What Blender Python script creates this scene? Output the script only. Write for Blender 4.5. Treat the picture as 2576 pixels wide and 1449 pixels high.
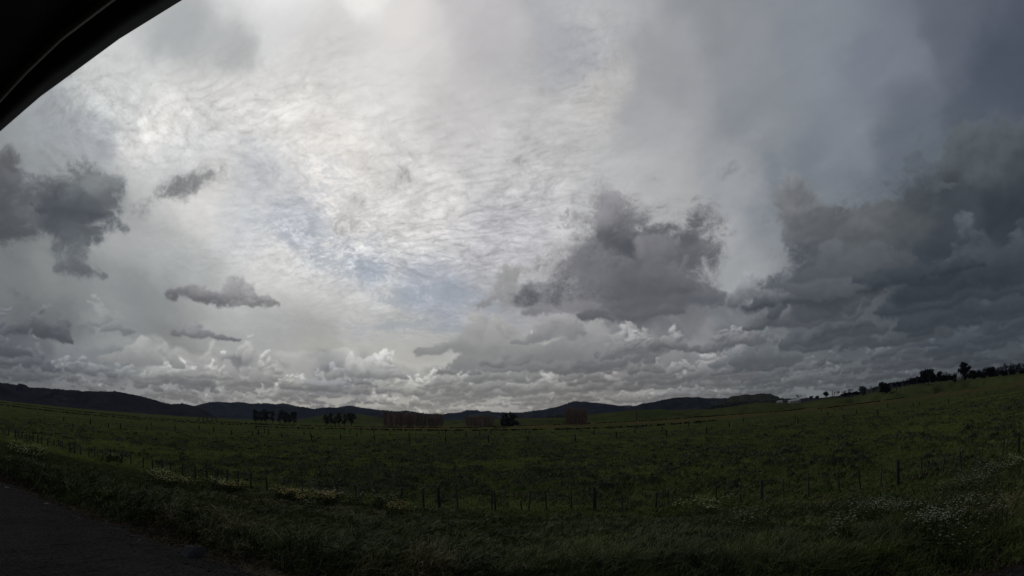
import bpy, bmesh, math, random
import numpy as np
from mathutils import Vector, Matrix, noise as mnoise

for o in list(bpy.data.objects):
    bpy.data.objects.remove(o)
SC = bpy.context.scene
COL = SC.collection

# ------------------------------------------------------------------ camera
# wide side camera on the truck: an equidistant lens, F pixels per radian on a
# frame 2576 px wide; pitch and roll read off the horizon of the photograph
F, CX, CY = 1506.0, 1288.0, 724.5
PITCH, ROLL, CAMZ = math.radians(12.65), math.radians(1.33), 2.5
_f = Vector((0, math.cos(PITCH), math.sin(PITCH)))
_u = Vector((0, -math.sin(PITCH), math.cos(PITCH)))
_r = Vector((1, 0, 0))
RT = _r * math.cos(ROLL) - _u * math.sin(ROLL)
UP = _u * math.cos(ROLL) + _r * math.sin(ROLL)
FW = _f
cam_data = bpy.data.cameras.new('camera')
cam = bpy.data.objects.new('camera', cam_data)
COL.objects.link(cam)
SC.camera = cam
m = Matrix((RT, UP, -FW)).transposed().to_4x4()
m.translation = Vector((0, 0, CAMZ))
cam.matrix_world = m
cam_data.type = 'PANO'
cam_data.sensor_width = 36.0
cam_data.sensor_fit = 'HORIZONTAL'
cam_data.clip_start = 0.05
cam_data.clip_end = 30000
cc = cam_data if hasattr(cam_data, 'panorama_type') else cam_data.cycles
for owner in (cam_data, getattr(cam_data, 'cycles', None)):
    try:
        owner.panorama_type = 'FISHEYE_LENS_POLYNOMIAL'
        owner.fisheye_fov = math.radians(170)
        owner.fisheye_polynomial_k0 = 0.0
        owner.fisheye_polynomial_k1 = -(2576 / 36.0) / F
        owner.fisheye_polynomial_k2 = 0.0
        owner.fisheye_polynomial_k3 = 0.0
        owner.fisheye_polynomial_k4 = 0.0
    except Exception:
        pass


def ray(x, y):
    """view direction through a point of the 2576 x 1449 frame"""
    dx, dy = (x - CX) / F, -(y - CY) / F
    th = math.hypot(dx, dy)
    s = math.sin(th) / th if th else 1.0
    return (RT * dx + UP * dy) * s + FW * math.cos(th)


def azel(x, y):
    v = ray(x, y)
    return math.atan2(v.x, v.y), math.asin(v.z)


def hit(x, y, z):
    """where the ray through (x, y) meets the level z"""
    v = ray(x, y)
    t = (z - CAMZ) / v.z
    return Vector((v.x * t, v.y * t, z))


def at_dist(x, y, d):
    """point at horizontal distance d along the ray through (x, y)"""
    v = ray(x, y)
    t = d / math.hypot(v.x, v.y)
    return Vector((v.x * t, v.y * t, CAMZ + v.z * t))


SC.view_settings.view_transform = 'Standard'
SC.view_settings.look = 'None'
SC.view_settings.exposure = 0
SC.view_settings.gamma = 1
SC.cycles.max_bounces = 4
SC.cycles.diffuse_bounces = 2
SC.cycles.glossy_bounces = 2
SC.cycles.transparent_max_bounces = 8
SC.cycles.volume_bounces = 0
SC.cycles.sample_clamp_indirect = 4
SC.cycles.use_denoising = True

SUN_AZ, SUN_EL = azel(850, -60)

# ------------------------------------------------------------------ node helpers


class G:
    """small expression builder over a shader node tree"""

    def __init__(self, tree):
        self.t = tree
        self.n = tree.nodes
        self.l = tree.links

    def put(self, sock, v):
        if isinstance(v, bpy.types.NodeSocket):
            self.l.new(v, sock)
        elif isinstance(v, (tuple, list)) and sock.type == 'RGBA' and len(v) == 3:
            sock.default_value = (*v, 1)
        elif sock.type == 'VECTOR' and isinstance(v, (int, float)):
            sock.default_value = (v, v, v)
        else:
            sock.default_value = v

    def m(self, op, a, b=None, c=None, clamp=False):
        nd = self.n.new('ShaderNodeMath')
        nd.operation = op
        nd.use_clamp = clamp
        for i, v in enumerate((a, b, c)):
            if v is not None:
                self.put(nd.inputs[i], v)
        return nd.outputs[0]

    def v(self, op, a, b=None, c=None):
        nd = self.n.new('ShaderNodeVectorMath')
        nd.operation = op
        if op == 'SCALE':
            self.put(nd.inputs[0], a)
            self.put(nd.inputs[3], b)
        else:
            for i, q in enumerate((a, b, c)):
                if q is not None:
                    self.put(nd.inputs[i], q)
        return nd.outputs['Value'] if op in ('DOT_PRODUCT', 'LENGTH', 'DISTANCE') else nd.outputs['Vector']

    def sep(self, a):
        nd = self.n.new('ShaderNodeSeparateXYZ')
        self.put(nd.inputs[0], a)
        return nd.outputs

    def comb(self, x, y, z):
        nd = self.n.new('ShaderNodeCombineXYZ')
        for i, q in enumerate((x, y, z)):
            self.put(nd.inputs[i], q)
        return nd.outputs[0]

    def noise(self, vec, scale, detail=6, rough=0.55, lac=2.0, dist=0.0, color=False, kind=None):
        nd = self.n.new('ShaderNodeTexNoise')
        if kind:
            nd.noise_type = kind
        self.put(nd.inputs['Vector'], vec)
        nd.inputs['Scale'].default_value = scale
        nd.inputs['Detail'].default_value = detail
        nd.inputs['Roughness'].default_value = rough
        nd.inputs['Lacunarity'].default_value = lac
        nd.inputs['Distortion'].default_value = dist
        return nd.outputs['Color'] if color else nd.outputs[0]

    def vor(self, vec, scale, detail=2, rough=0.5, smooth=0.3, feature='SMOOTH_F1', out='Distance'):
        nd = self.n.new('ShaderNodeTexVoronoi')
        nd.feature = feature
        self.put(nd.inputs['Vector'], vec)
        nd.inputs['Scale'].default_value = scale
        nd.inputs['Detail'].default_value = detail
        nd.inputs['Roughness'].default_value = rough
        if feature == 'SMOOTH_F1':
            nd.inputs['Smoothness'].default_value = smooth
        return nd.outputs[out]

    def mr(self, v, a, b, c=0.0, d=1.0, smooth=True):
        nd = self.n.new('ShaderNodeMapRange')
        nd.interpolation_type = 'SMOOTHSTEP' if smooth else 'LINEAR'
        nd.clamp = True
        self.put(nd.inputs[0], v)
        for i, q in zip((1, 2, 3, 4), (a, b, c, d)):
            self.put(nd.inputs[i], q)
        return nd.outputs[0]

    def mix(self, f, a, b, mode='MIX'):
        nd = self.n.new('ShaderNodeMix')
        nd.data_type = 'RGBA'
        nd.blend_type = mode
        nd.clamp_factor = True
        self.put(nd.inputs[0], f)
        self.put(nd.inputs[6], a)
        self.put(nd.inputs[7], b)
        return nd.outputs[2]

    def ramp(self, f, stops):
        nd = self.n.new('ShaderNodeValToRGB')
        self.put(nd.inputs[0], f)
        e = nd.color_ramp.elements
        while len(e) < len(stops):
            e.new(0.5)
        for q, (p, c) in zip(e, stops):
            q.position = p
            q.color = (*c, 1)
        return nd.outputs[0]


def lin(c):
    c = c / 255.0
    return c / 12.92 if c <= 0.04045 else ((c + 0.055) / 1.055) ** 2.4


def rgb(*c):
    if len(c) == 1:
        c = (c[0],) * 3
    return tuple(lin(q) for q in c)


SKY_BASE = [
    (700, -30, 232), (880, 5, (238, 238, 235), 70), (650, 60, 216), (560, 110, (172, 174, 174), 60), (440, 60, (174, 177, 178), 60),
    (800, 140, (208, 207, 205)), (300, 200, (202, 204, 202)), (150, 300, (160, 164, 166)), (90, 420, (142, 146, 146)),
    (260, 310, (174, 178, 182), 60), (400, 290, (224, 222, 218), 80), (600, 240, (214, 213, 210)), (700, 330, (226, 223, 219)),
    (850, 400, (230, 226, 221)), (950, 250, (224, 222, 219)), (1000, 100, (220, 217, 215)), (1200, 60, (198, 196, 197)),
    (1200, 300, (208, 206, 205)), (450, 380, (198, 199, 198)), (650, 420, (186, 188, 191), 80), (620, 540, (186, 188, 190)),
    (760, 570, (176, 179, 186), 70), (930, 680, (178, 182, 189), 60), (950, 490, (224, 221, 217)), (1100, 500, (218, 215, 212)),
    (530, 500, (202, 200, 196)), (300, 560, (160, 161, 160)), (450, 640, (168, 170, 168)), (700, 660, (201, 200, 196)),
    (860, 640, (198, 198, 198), 60), (600, 830, (176, 176, 174)), (1110, 765, (170, 174, 183), 70), (900, 800, (190, 189, 186)),
    (1000, 880, (180, 180, 176)), (350, 780, (140, 142, 141)), (150, 640, (128, 131, 129)), (40, 660, (110, 113, 112)),
    (1390, 100, (176, 177, 181)), (1480, 250, (202, 200, 198), 80), (1450, 60, (190, 190, 191), 70), (1640, 300, (170, 170, 172)), (1600, 450, (182, 182, 182)),
    (1720, 200, (158, 159, 162)), (1820, 90, (142, 145, 149)), (1900, 230, (140, 144, 149)), (2010, 90, (134, 139, 146)),
    (2110, 300, (124, 130, 138)), (2200, 150, (116, 122, 132)), (2400, 90, (94, 100, 110)), (2550, 200, (72, 78, 90)),
    (2490, 340, (80, 87, 97)), (2300, 350, (97, 104, 113)), (2020, 450, (120, 126, 132)), (1850, 430, (152, 154, 157)),
    (1750, 520, (168, 168, 168)), (1360, 400, (194, 193, 192)), (1290, 560, (188, 187, 190)),
    (1350, 750, (174, 173, 175)), (1500, 850, (166, 165, 164)), (1900, 760, (150, 152, 153)), (2200, 830, (80, 86, 88)), (2500, 800, (60, 66, 68)),
    (1000, 960, (178, 175, 165)), (820, 990, (166, 164, 156)), (600, 960, (156, 155, 149)), (1900, 960, (108, 112, 112)), (1400, 960, (140, 138, 134)), (2400, 900, (66, 72, 74)), (450, 960, (132, 132, 127)), (60, 900, (100, 102, 100)),
    ('-90', 30, (95, 98, 100), 300), ('90', 30, (60, 64, 72), 300), ('180', 30, (70, 75, 84), 500), ('-30', 75, 170, 300), ('60', 75, (80, 85, 95), 300), ('-150', 60, (90, 95, 102), 400),
]
# flecks (mackerel texture) and the blue breaks, as soft regions
SKY_FLECK = [(950, 480, 380, 220, 1.0), (420, 290, 260, 110, 1.0), (250, 230, 160, 90, 0.5), (700, 250, 260, 120, 0.5), (1050, 660, 300, 110, 1.1), (1300, 520, 220, 180, 0.5), (700, 650, 240, 90, 0.5),
             (1100, 840, 300, 50, 0.7), (1450, 150, 110, 160, 0.7), (1350, 480, 200, 200, 0.4)]
SKY_BLUE = [(760, 560, 130, 60, 0.62), (860, 620, 110, 50, 0.56), (940, 680, 110, 35, 0.81), (1120, 765, 150, 30, 0.99), (800, 440, 60, 50, 0.37), (1000, 560, 120, 80, 0.31),
            (1270, 540, 140, 60, 0.31), (1050, 850, 180, 22, 0.50), (270, 290, 60, 30, 0.37), (850, 520, 40, 60, 0.50), (640, 420, 140, 40, 0.19), (1120, 768, 150, 22, 0.9), (1050, 850, 180, 14, 0.7), (930, 680, 100, 28, 0.5)]
# cumulus: (x, y, rx, ry, amount)
SKY_COVER = [
    (190, 530, 160, 75, 1.1, 14), (215, 635, 75, 60, 0.75), (250, 705, 85, 24, 0.65), (250, 430, 50, 50, 0.45), (15, 430, 40, 50, 0.6), (10, 570, 40, 50, 0.6), (490, 445, 80, 45, 0.75, 35),
    (1295, 385, 70, 28, 0.75), (430, 690, 45, 20, 0.3), (840, 740, 50, 20, 0.3), (840, 810, 40, 20, 0.3),
    (1550, 640, 150, 85, 1.0), (1540, 500, 60, 60, 0.5), (1370, 660, 90, 70, 0.55), (1735, 620, 100, 60, 0.6), (1650, 790, 90, 30, 0.6), (1640, 745, 160, 60, 0.95), (1500, 770, 110, 60, 0.5),
    (2010, 490, 55, 60, 0.6), (2030, 570, 90, 60, 0.55), (2190, 590, 200, 95, 0.9), (2400, 560, 220, 140, 1.0), (2440, 370, 50, 60, 0.6), (2350, 630, 260, 80, 0.9), (2130, 700, 160, 50, 0.7),
    (1810, 420, 60, 30, 0.2), (2560, 430, 70, 120, 0.7),
    (1230, 830, 110, 45, 0.6), (1180, 890, 100, 30, 0.5), (1500, 880, 250, 60, 0.6), (1850, 820, 300, 70, 0.7), (2250, 780, 300, 60, 0.8), (2150, 880, 350, 60, 0.6), (1700, 940, 500, 50, 0.6), (2400, 860, 240, 60, 0.4),
    (300, 810, 60, 40, 0.6), (400, 880, 90, 40, 0.7), (20, 850, 60, 50, 0.6), (200, 840, 40, 25, 0.4), (100, 820, 60, 25, 0.35), (210, 930, 300, 50, 0.75), (500, 945, 300, 45, 0.8), (620, 900, 60, 35, 0.4), (860, 920, 90, 45, 0.7), (700, 950, 200, 40, 0.7),
    (1000, 985, 500, 40, 0.75), (1300, 960, 250, 40, 0.7), (50, 760, 70, 25, 0.45), (560, 990, 300, 30, 0.6), (2000, 950, 300, 30, 0.35), (40, 930, 120, 50, 0.6),
]
SKY_CUM = [
    (190, 540, (66, 69, 72)), (120, 480, (100, 103, 104)), (215, 630, (84, 88, 90)), (250, 705, (88, 91, 92)), (250, 420, (118, 122, 122)), (15, 430, 92), (10, 570, 78), (500, 440, 122),
    (590, 765, (98, 96, 97), 60), (650, 710, (140, 137, 133), 50), (760, 775, 125, 50), (550, 855, (98, 98, 100), 50), (1295, 390, 132, 60),
    (1560, 640, (80, 80, 83)), (1540, 500, (138, 136, 138)), (1350, 640, (142, 140, 140)), (1740, 600, (98, 98, 99)), (1640, 740, (84, 84, 88)), (1480, 780, (128, 126, 128)), (1700, 720, (92, 92, 94)),
    (2000, 480, (124, 125, 126)), (1930, 570, (124, 125, 126)), (2150, 530, (92, 95, 96)), (2150, 610, (80, 83, 85)), (2400, 500, (62, 66, 69)), (2350, 640, (46, 50, 53)), (2050, 700, (72, 75, 78)), (2440, 370, (84, 90, 92)), (2540, 560, (44, 49, 52)),
    (2300, 560, (74, 77, 78), 60), (2100, 560, (88, 90, 91), 60),
    (1230, 830, (150, 149, 146)), (1180, 890, (142, 141, 138)), (1500, 880, (134, 133, 132)), (1850, 820, (110, 112, 114)), (2150, 790, (76, 79, 82)), (2450, 750, (56, 60, 63)), (2150, 900, (78, 82, 84)), (1700, 930, (126, 125, 124)), (2450, 870, (54, 59, 62)),
    (300, 800, (150, 151, 147), 50), (290, 850, (106, 109, 108), 50), (400, 870, (170, 170, 165), 60), (20, 850, (76, 79, 82), 60), (200, 930, (118, 120, 120)), (60, 930, (88, 91, 92)), (500, 930, (162, 161, 157)), (860, 910, (174, 173, 168), 60), (700, 950, (165, 164, 159)), (450, 990, (126, 126, 126)),
    (1000, 990, (158, 157, 152)), (800, 1000, (118, 118, 120)), (1300, 970, (148, 147, 143)), (2000, 960, (94, 98, 98)), (1500, 980, (122, 120, 117)), (1700, 860, (122, 122, 123)), (1400, 1010, (128, 126, 122)),
]

# rows of heaped cloud: x0, x1, height over the horizon y0..y1 (px), count, width factor, aspect, -
CUM_ROWS = [
    (-100, 1250, 2, 38, 95, 1.15, 0.50, 1), (-100, 1250, 28, 78, 62, 1.05, 0.60, 1), (-100, 1150, 65, 112, 14, 1.0, 0.40, 1), (-100, 480, 90, 150, 4, 0.9, 0.42, 1),
    (1150, 2700, 2, 40, 120, 1.3, 0.40, 1), (1150, 2700, 30, 80, 75, 1.15, 0.50, 1), (1150, 2700, 60, 130, 50, 1.0, 0.50, 1),
    (1250, 1900, 110, 170, 10, 0.9, 0.45, 1), (1900, 2700, 120, 260, 26, 0.95, 0.42, 1),
]
# single clouds: x, height over horizon, width, aspect, light tone, dark tone
CUM_NAMED = [
    (1590, 305, 430, 0.42, 134, 78), (1535, 480, 140, 0.75, 158, 124), (1745, 270, 270, 0.62, 132, 84), (1350, 285, 190, 0.75, 162, 130), (1640, 240, 260, 0.3, 110, 82), (1480, 270, 200, .4, 150, 116),
    (2445, 440, 150, 1.1, 96, 80), (2230, 300, 300, .30, 100, 74), (2100, 250, 260, .3, 104, 70),
    (200, 430, 230, 0.42, 112, 66), (235, 315, 120, 0.5, 112, 88), 
    (590, 275, 250, 0.30, 150, 92), (700, 275, 130, 0.16, 140, 112), (550, 185, 150, 0.30, 150, 98), (300, 180, 130, 0.55, 172, 108), (410, 115, 210, 0.42, 186, 128),
    (210, 195, 60, 0.7, 140, 112), (20, 150, 110, 0.6, 140, 74), (880, 90, 130, 0.50, 200, 144), (620, 90, 210, 0.42, 198, 128), (1245, 170, 290, 0.34, 172, 130), (1500, 150, 300, 0.30, 160, 116), (1420, 200, 200, 0.4, 166, 122), (1330, 135, 260, 0.34, 160, 118),
]
# ------------------------------------------------------------------ world: overcast sky, cloud layers synthesised from spectral noise
def _fftf(n):
    f = np.fft.fftfreq(n) * n
    return np.sqrt(f[:, None] ** 2 + f[None, :] ** 2)


def spectral(n, beta, seed, lo=1.0):
    rs = np.random.RandomState(seed)
    f = _fftf(n)
    f[0, 0] = 1
    a = f ** (-beta / 2.0)
    a[f < lo] = 0
    t = np.fft.ifft2(np.fft.fft2(rs.randn(n, n)) * a).real
    return ((t - t.mean()) / t.std()).astype(np.float32)


def billow(n, f0, octs, seed, gain=0.55):
    """cauliflower tops: folded band noise, tileable"""
    rs = np.random.RandomState(seed)
    f = _fftf(n)
    acc = np.zeros((n, n))
    for i in range(octs):
        c = f0 * 2.0 ** i
        b = np.exp(-((np.log2(np.maximum(f, .5) / c)) ** 2) / 0.35)
        t = np.fft.ifft2(np.fft.fft2(rs.randn(n, n)) * b).real
        t = np.abs(t / t.std())
        acc -= (t - t.mean()) * gain ** i * -1.0 if False else -((1.0 - t) - (1.0 - t).mean()) * gain ** i * -1.0
    return ((acc - acc.mean()) / acc.std()).astype(np.float32)


def look(t, u, v):
    """bilinear, wrapping; u, v in tiles"""
    n = t.shape[0]
    u = (u % 1.0) * n
    v = (v % 1.0) * n
    i = np.floor(u).astype(np.int32)
    j = np.floor(v).astype(np.int32)
    a = (u - i).astype(np.float32)
    b = (v - j).astype(np.float32)
    i %= n
    j %= n
    i1 = (i + 1) % n
    j1 = (j + 1) % n
    return (t[j, i] * (1 - a) + t[j, i1] * a) * (1 - b) + (t[j1, i] * (1 - a) + t[j1, i1] * a) * b


def sstep(a, b, x):
    t = np.clip((x - a) / (b - a), 0, 1)
    return t * t * (3 - 2 * t)


def tone_map(points, default_r, A, E):
    """smooth scattered interpolation of display tones given at directions"""
    acc = np.zeros(A.shape + (3,), np.float32)
    tot = np.zeros(A.shape, np.float32)
    for p in points:
        c = p[2] if isinstance(p[2], tuple) else (p[2],) * 3
        r = p[3] if len(p) > 3 else default_r
        if isinstance(p[0], str):
            a, e = math.radians(float(p[0])), math.radians(p[1])
        else:
            a, e = azel(p[0], p[1])
        d = (((A - a) * math.cos(e) * F / r) ** 2 + ((E - e) * F / r) ** 2 + 0.6)
        w = d ** -2.6
        acc += w[..., None] * np.array(c, np.float32)
        tot += w
    return acc / tot[..., None]


def blob_map(items, A, E):
    acc = np.zeros(A.shape, np.float32)
    for it in items:
        px, py, rx, ry, amt = it[:5]
        rot = math.radians(it[5]) if len(it) > 5 else 0.0
        a, e = azel(px, py)
        dx = (A - a) * math.cos(e) * F
        dy = (E - e) * F
        u = (dx * math.cos(rot) + dy * math.sin(rot)) / rx
        v = (-dx * math.sin(rot) + dy * math.cos(rot)) / ry
        acc += amt * np.exp(-(u * u + v * v))
    return acc


_TX = {}


STAMPS = True


def stamp_cumulus(A, E, ccol, base, T):
    """heaped clouds as clusters of soft lit puffs on flat bases, painted far to near"""
    rs = np.random.RandomState(77)
    H, W = A.shape
    a0, e0 = A[0, 0], E[0, 0]
    da, de = A[0, 1] - a0, E[1, 0] - e0
    cv = np.zeros((H, W, 3), np.float32)
    ca = np.zeros((H, W), np.float32)
    clouds = []
    for (x0, x1, y0, y1, n, wmul, asp, prob) in CUM_ROWS:
        for _ in range(n):
            x = rs.uniform(x0, x1)
            k = rs.rand()
            y = y0 + (y1 - y0) * k
            clouds.append([x, y, None, wmul, asp, prob])
    for (x, y, w, asp, hi, lo) in CUM_NAMED:
        clouds.append([x, y, w, (hi, lo), asp, None])
    items = []
    for x, y, w, wm, asp, prob in clouds:
        # y counts up from the local horizon
        hx = np.clip((x - CX) / F, -1, 1)
        a = math.radians(-2) + (x - CX) / F * 1.0
        e = y / F
        if w is None:
            w = wm * (26 + 0.95 * y) * rs.uniform(0.55, 1.5)
            tones = None
        else:
            tones = wm
        items.append((e, a, w, asp * rs.uniform(.75, 1.25), tones))
    items.sort(key=lambda q: q[0])
    for e, a, w, asp, tones in items:
        ci = int((a - a0) / da)
        cj = int((e - e0) / de)
        if not (2 <= ci < W - 2 and 2 <= cj < H - 2):
            continue
        cc = ccol[cj, ci]
        if tones is None:
            q = rs.uniform(-.06, .06)
            lf = float(np.clip((0.25 - a) / 0.5, 0, 1))
            hi = cc * (1.38 + q + .05 * lf) + 8
            lo = cc * (0.70 + q)
        else:
            tint = cc / cc.mean()
            hi, lo = tint * tones[0], tint * tones[1]
        h = w * asp
        n = int(np.clip(10 + w * 0.28, 12, 85))
        gx = w / 2 * F / F
        # outline: two or three humps over a flat foot
        humps = [(rs.uniform(-.6, .6), rs.uniform(.5, 1.0), rs.uniform(.25, .5)) for _ in range(rs.randint(2, 5))]
        pf = []
        for _ in range(n):
            u = rs.uniform(-1, 1)
            top = max(q[1] * math.exp(-((u - q[0]) / q[2]) ** 2) for q in humps) * (1 - abs(u) ** 3) + 0.08
            k = rs.rand() ** 0.8
            v = top * k
            r = w * rs.uniform(0.055, 0.12) * (0.6 + 0.6 * (1 - k)) * (1.15 - 0.5 * abs(u))
            pf.append((v, u, r, k, top))
        pf.sort(key=lambda q: -q[0])
        for v, u, r, k, top in pf:
            x = a + u * w / 2 / F / max(.4, math.cos(e))
            y = e + v * h / F
            rr = r / F
            hw = int(rr / da * 1.5) + 2
            hh = int(rr / de * 1.5) + 2
            i, j = int((x - a0) / da), int((y - e0) / de)
            i0, i1, j0, j1 = max(0, i - hw), min(W, i + hw), max(0, j - hh), min(H, j + hh)
            if i1 <= i0 or j1 <= j0:
                continue
            X = (A[j0:j1, i0:i1] - x) / rr
            Y = (E[j0:j1, i0:i1] - y) / rr * 1.12
            d2 = X * X + Y * Y
            sf = min(1.0, max(0.0, (e * F - 150) / 150))
            al = np.clip((1.25 + .45 * sf - d2) / (0.9 + .8 * sf), 0, 1)
            al = al * al * (3 - 2 * al) * (0.90 - .32 * sf)
            # flat foot
            foot = sstep(-1.0, 1.0, (E[j0:j1, i0:i1] - e) / ((0.05 + .10 * sf) * h / F) + .6)
            al = al * foot
            nz = np.clip(0.5 + 0.42 * (Y * 0.95 - X * 0.3), 0, 1)
            hf = np.clip((E[j0:j1, i0:i1] - e) / (h / F), 0, 1)
            t = np.clip(0.04 + 0.72 * hf + 0.95 * (nz - 0.45) * (0.35 + hf), 0, 1.1)[..., None]
            col = lo * (1 - t) + hi * t
            al3 = al[..., None]
            cv[j0:j1, i0:i1] = cv[j0:j1, i0:i1] * (1 - al3) + col * al3
            ca[j0:j1, i0:i1] = ca[j0:j1, i0:i1] * (1 - al) + al
    # ragged outlines: read the canvas back through a fine warp
    X, Y = A * F, E * F
    amp = 0.45 + 0.55 * sstep(0.02, 0.2, E)
    ox = (11 * look(T['w1'], X / 260, Y / 200) + 3.5 * look(T['s2'], X / 120, Y / 100) + 1.1 * look(T['f'], X / 300, Y / 300)) * amp
    oy = (7 * look(T['w2'], X / 260, Y / 200) + 3.0 * look(T['s'], X / 120, Y / 100) + 1.0 * look(T['f'], X / 300 + .5, Y / 300)) * amp
    u = np.clip((A - a0 + ox / F) / da, 0, W - 1.01)
    v = np.clip((E - e0 + oy / F) / de, 0, H - 1.01)
    i, j = u.astype(int), v.astype(int)
    p, q = (u - i), (v - j)

    def get(im):
        P, Q = (p[..., None], q[..., None]) if im.ndim == 3 else (p, q)
        return (im[j, i] * (1 - P) + im[j, i + 1] * P) * (1 - Q) + (im[j + 1, i] * (1 - P) + im[j + 1, i + 1] * P) * Q
    cv, ca = get(cv), get(ca)
    hi_ = sstep(0.15, 0.24, E)
    wisp = np.clip(0.80 + 0.22 * look(T['s2'], X / 420, Y / 330 + .3) + 0.16 * look(T['f'], X / 700, Y / 560), 0.15, 1.0)
    k = ca ** 0.0 * (1 - hi_ * (1 - wisp * np.clip(ca * 1.35, 0, 1) ** 0.8))
    return cv * k[..., None], ca * k


def sky_tones(A, E):
    """display tones (0-255) of the sky for azimuth / elevation arrays on a regular grid"""
    if not _TX:
        _TX['s'] = spectral(1024, 3.2, 1)
        _TX['s2'] = spectral(1024, 3.4, 2)
        _TX['w1'] = spectral(1024, 3.6, 3)
        _TX['w2'] = spectral(1024, 3.6, 4)
        _TX['f'] = spectral(1024, 2.2, 5, lo=6)
        _TX['s3'] = spectral(1024, 4.2, 11)
        _TX['b3'] = billow(1024, 3, 3, 12, 0.55)
        _TX['b'] = billow(1024, 4, 7, 6, 0.60)
        _TX['b2'] = billow(1024, 4, 7, 7, 0.62)
    T = _TX
    X, Y = A * F * np.cos(E * 0.6), E * F
    # domain warps in frame pixels
    wx = look(T['w1'], X / 900, Y / 900)
    wy = look(T['w2'], X / 900, Y / 900)
    a_w = A + (wx * 26 + 9 * look(T['w2'], X / 300, Y / 300)) / F
    e_w = E + (wy * 20 + 8 * look(T['w1'], X / 300, Y / 300)) / F

    # coarse tone maps on a small grid, sampled back through the warp
    ga, ge = np.meshgrid(np.linspace(A.min() - .1, A.max() + .1, 300), np.linspace(E.min() - .1, E.max() + .1, 180))
    da, de = ga[0, 1] - ga[0, 0], ge[1, 0] - ge[0, 0]

    def coarse(img, a, e):
        u = np.clip((a - ga[0, 0]) / da, 0, ga.shape[1] - 1.001)
        v = np.clip((e - ge[0, 0]) / de, 0, ga.shape[0] - 1.001)
        i = u.astype(np.int32)
        j = v.astype(np.int32)
        p, q = u - i, v - j
        if img.ndim == 3:
            p, q = p[..., None], q[..., None]
        return (img[j, i] * (1 - p) + img[j, i + 1] * p) * (1 - q) + (img[j + 1, i] * (1 - p) + img[j + 1, i + 1] * p) * q
    base = coarse(tone_map(SKY_BASE, 95, ga, ge), a_w, e_w)
    ccol = coarse(tone_map(SKY_CUM, 70, ga, ge), a_w, e_w)
    fl = coarse(blob_map(SKY_FLECK, ga, ge), a_w, e_w)
    bl = coarse(blob_map(SKY_BLUE, ga, ge), a_w, e_w)

    # high layer, seen in perspective
    zz = np.sin(np.maximum(E, 0)) + 0.20
    px = np.sin(A) * np.cos(E) / zz
    py = np.cos(A) * np.cos(E) / zz
    pw = px + 0.05 * look(T['w1'], px / 3, py / 3)
    qw = py + 0.05 * look(T['w2'], px / 3, py / 3)
    n1 = look(T['s'], pw / 3.2, qw / 3.2)
    cir = look(T['s2'], (pw * 0.8 + qw * .25) / 1.3, (qw - pw * .4) / 4.5)
    n2 = look(T['f'], pw / 1.5 + .3, qw / 2.4)
    n3 = look(T['b2'], pw / 0.9, qw / 1.2)
    n4 = look(T['b'], pw / 0.55 + .2 * wx * .1, (qw + pw * .25) / 0.36)
    fleck = (0.5 * n2 + 0.35 * n3 + 0.45 * n4) * fl
    dark_side = np.clip(base[..., 1] / 190.0, 0.15, 1.0)
    tone = base + ((n1 * 4.4 + cir * 5.2 + fleck * 9.0 - 6.0 * fl * np.clip(-0.9 - n4, 0, 2)) * dark_side)[..., None]
    gap = sstep(-0.1, 1.6, bl * 1.3 - 0.55 * n1 - 0.9 * n2 - 0.5)
    blue = np.array((152, 160, 171), np.float32) * np.clip(base[..., 1:2] / 185, .6, 1.1)
    tone = tone + (blue - tone) * (np.clip(gap, 0, 0.42) * np.clip(bl * 1.2, 0, 1))[..., None]

    # big soft stratocumulus and ragged fragments
    def field(dx, dy, fine=True):
        x, y = X + dx, Y + dy
        wob = 16 * look(T['w1'], x / 520 + .3, y / 520)
        wob2 = 16 * look(T['w2'], x / 520, y / 520 + .6)
        xa, ya = x + wob, y + wob2
        f = 0.75 * look(T['s3'], xa / 900, ya / 640 + .2) + (0.42 * look(T['b3'], xa / 900, ya / 700))
        if fine:
            f = f + 0.34 * look(T['b'], xa / 640, ya / 500) * (0.3 + 0.7 * sstep(-1.0, 1.0, wx)) + 0.2 * look(T['f'], xa / 300, ya / 220)
        return f
    cov = coarse(blob_map(SKY_COVER, ga, ge), A + wx * 12 / F, E + wy * 10 / F)
    f0 = field(0, 0)
    dens = cov * 1.75 - 0.62 + 0.34 * f0
    alpha = sstep(-0.20, 0.60, dens)
    shade = np.zeros_like(f0)
    g0 = field(0, 0, False)
    for st, wt in ((14, 1.0), (34, .8)):
        shade += wt * (g0 - field(-0.28 * st, 0.96 * st, False))
    shade = np.tanh(shade * 0.8)
    core = sstep(0.0, 0.85, dens)[..., None]
    cl = (base * 0.6 + ccol * 0.45 + 5) * (1 - core) + ccol * core
    amp = 0.13 * (0.5 + 0.5 * np.clip(ccol[..., 1] / 130, 0, 1))
    cl = cl * (1 + (shade * amp - np.tanh(f0 * .5) * 0.07)[..., None])
    tone = tone * (1 - alpha[..., None]) + cl * alpha[..., None]
    # cumulus rows, far ones first
    if STAMPS:
        cv, ca = stamp_cumulus(A, E, ccol, base, T)
        tone = tone * (1 - ca[..., None]) + cv
    # distance pales the foot of the sky
    hz = np.exp(-np.maximum(E, 0) / 0.030)[..., None] * 0.35
    tone = tone * (1 - hz) + base * hz
    return np.clip(tone, 4, 250)


def to_lin(t):
    t = t / 255.0
    return np.where(t <= 0.04045, t / 12.92, ((t + 0.055) / 1.055) ** 2.4)
def grid(a0, a1, w, e0, e1, h):
    return np.meshgrid(np.radians(np.linspace(a0, a1, w)).astype(np.float32), np.radians(np.linspace(e0, e1, h)).astype(np.float32))


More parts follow.
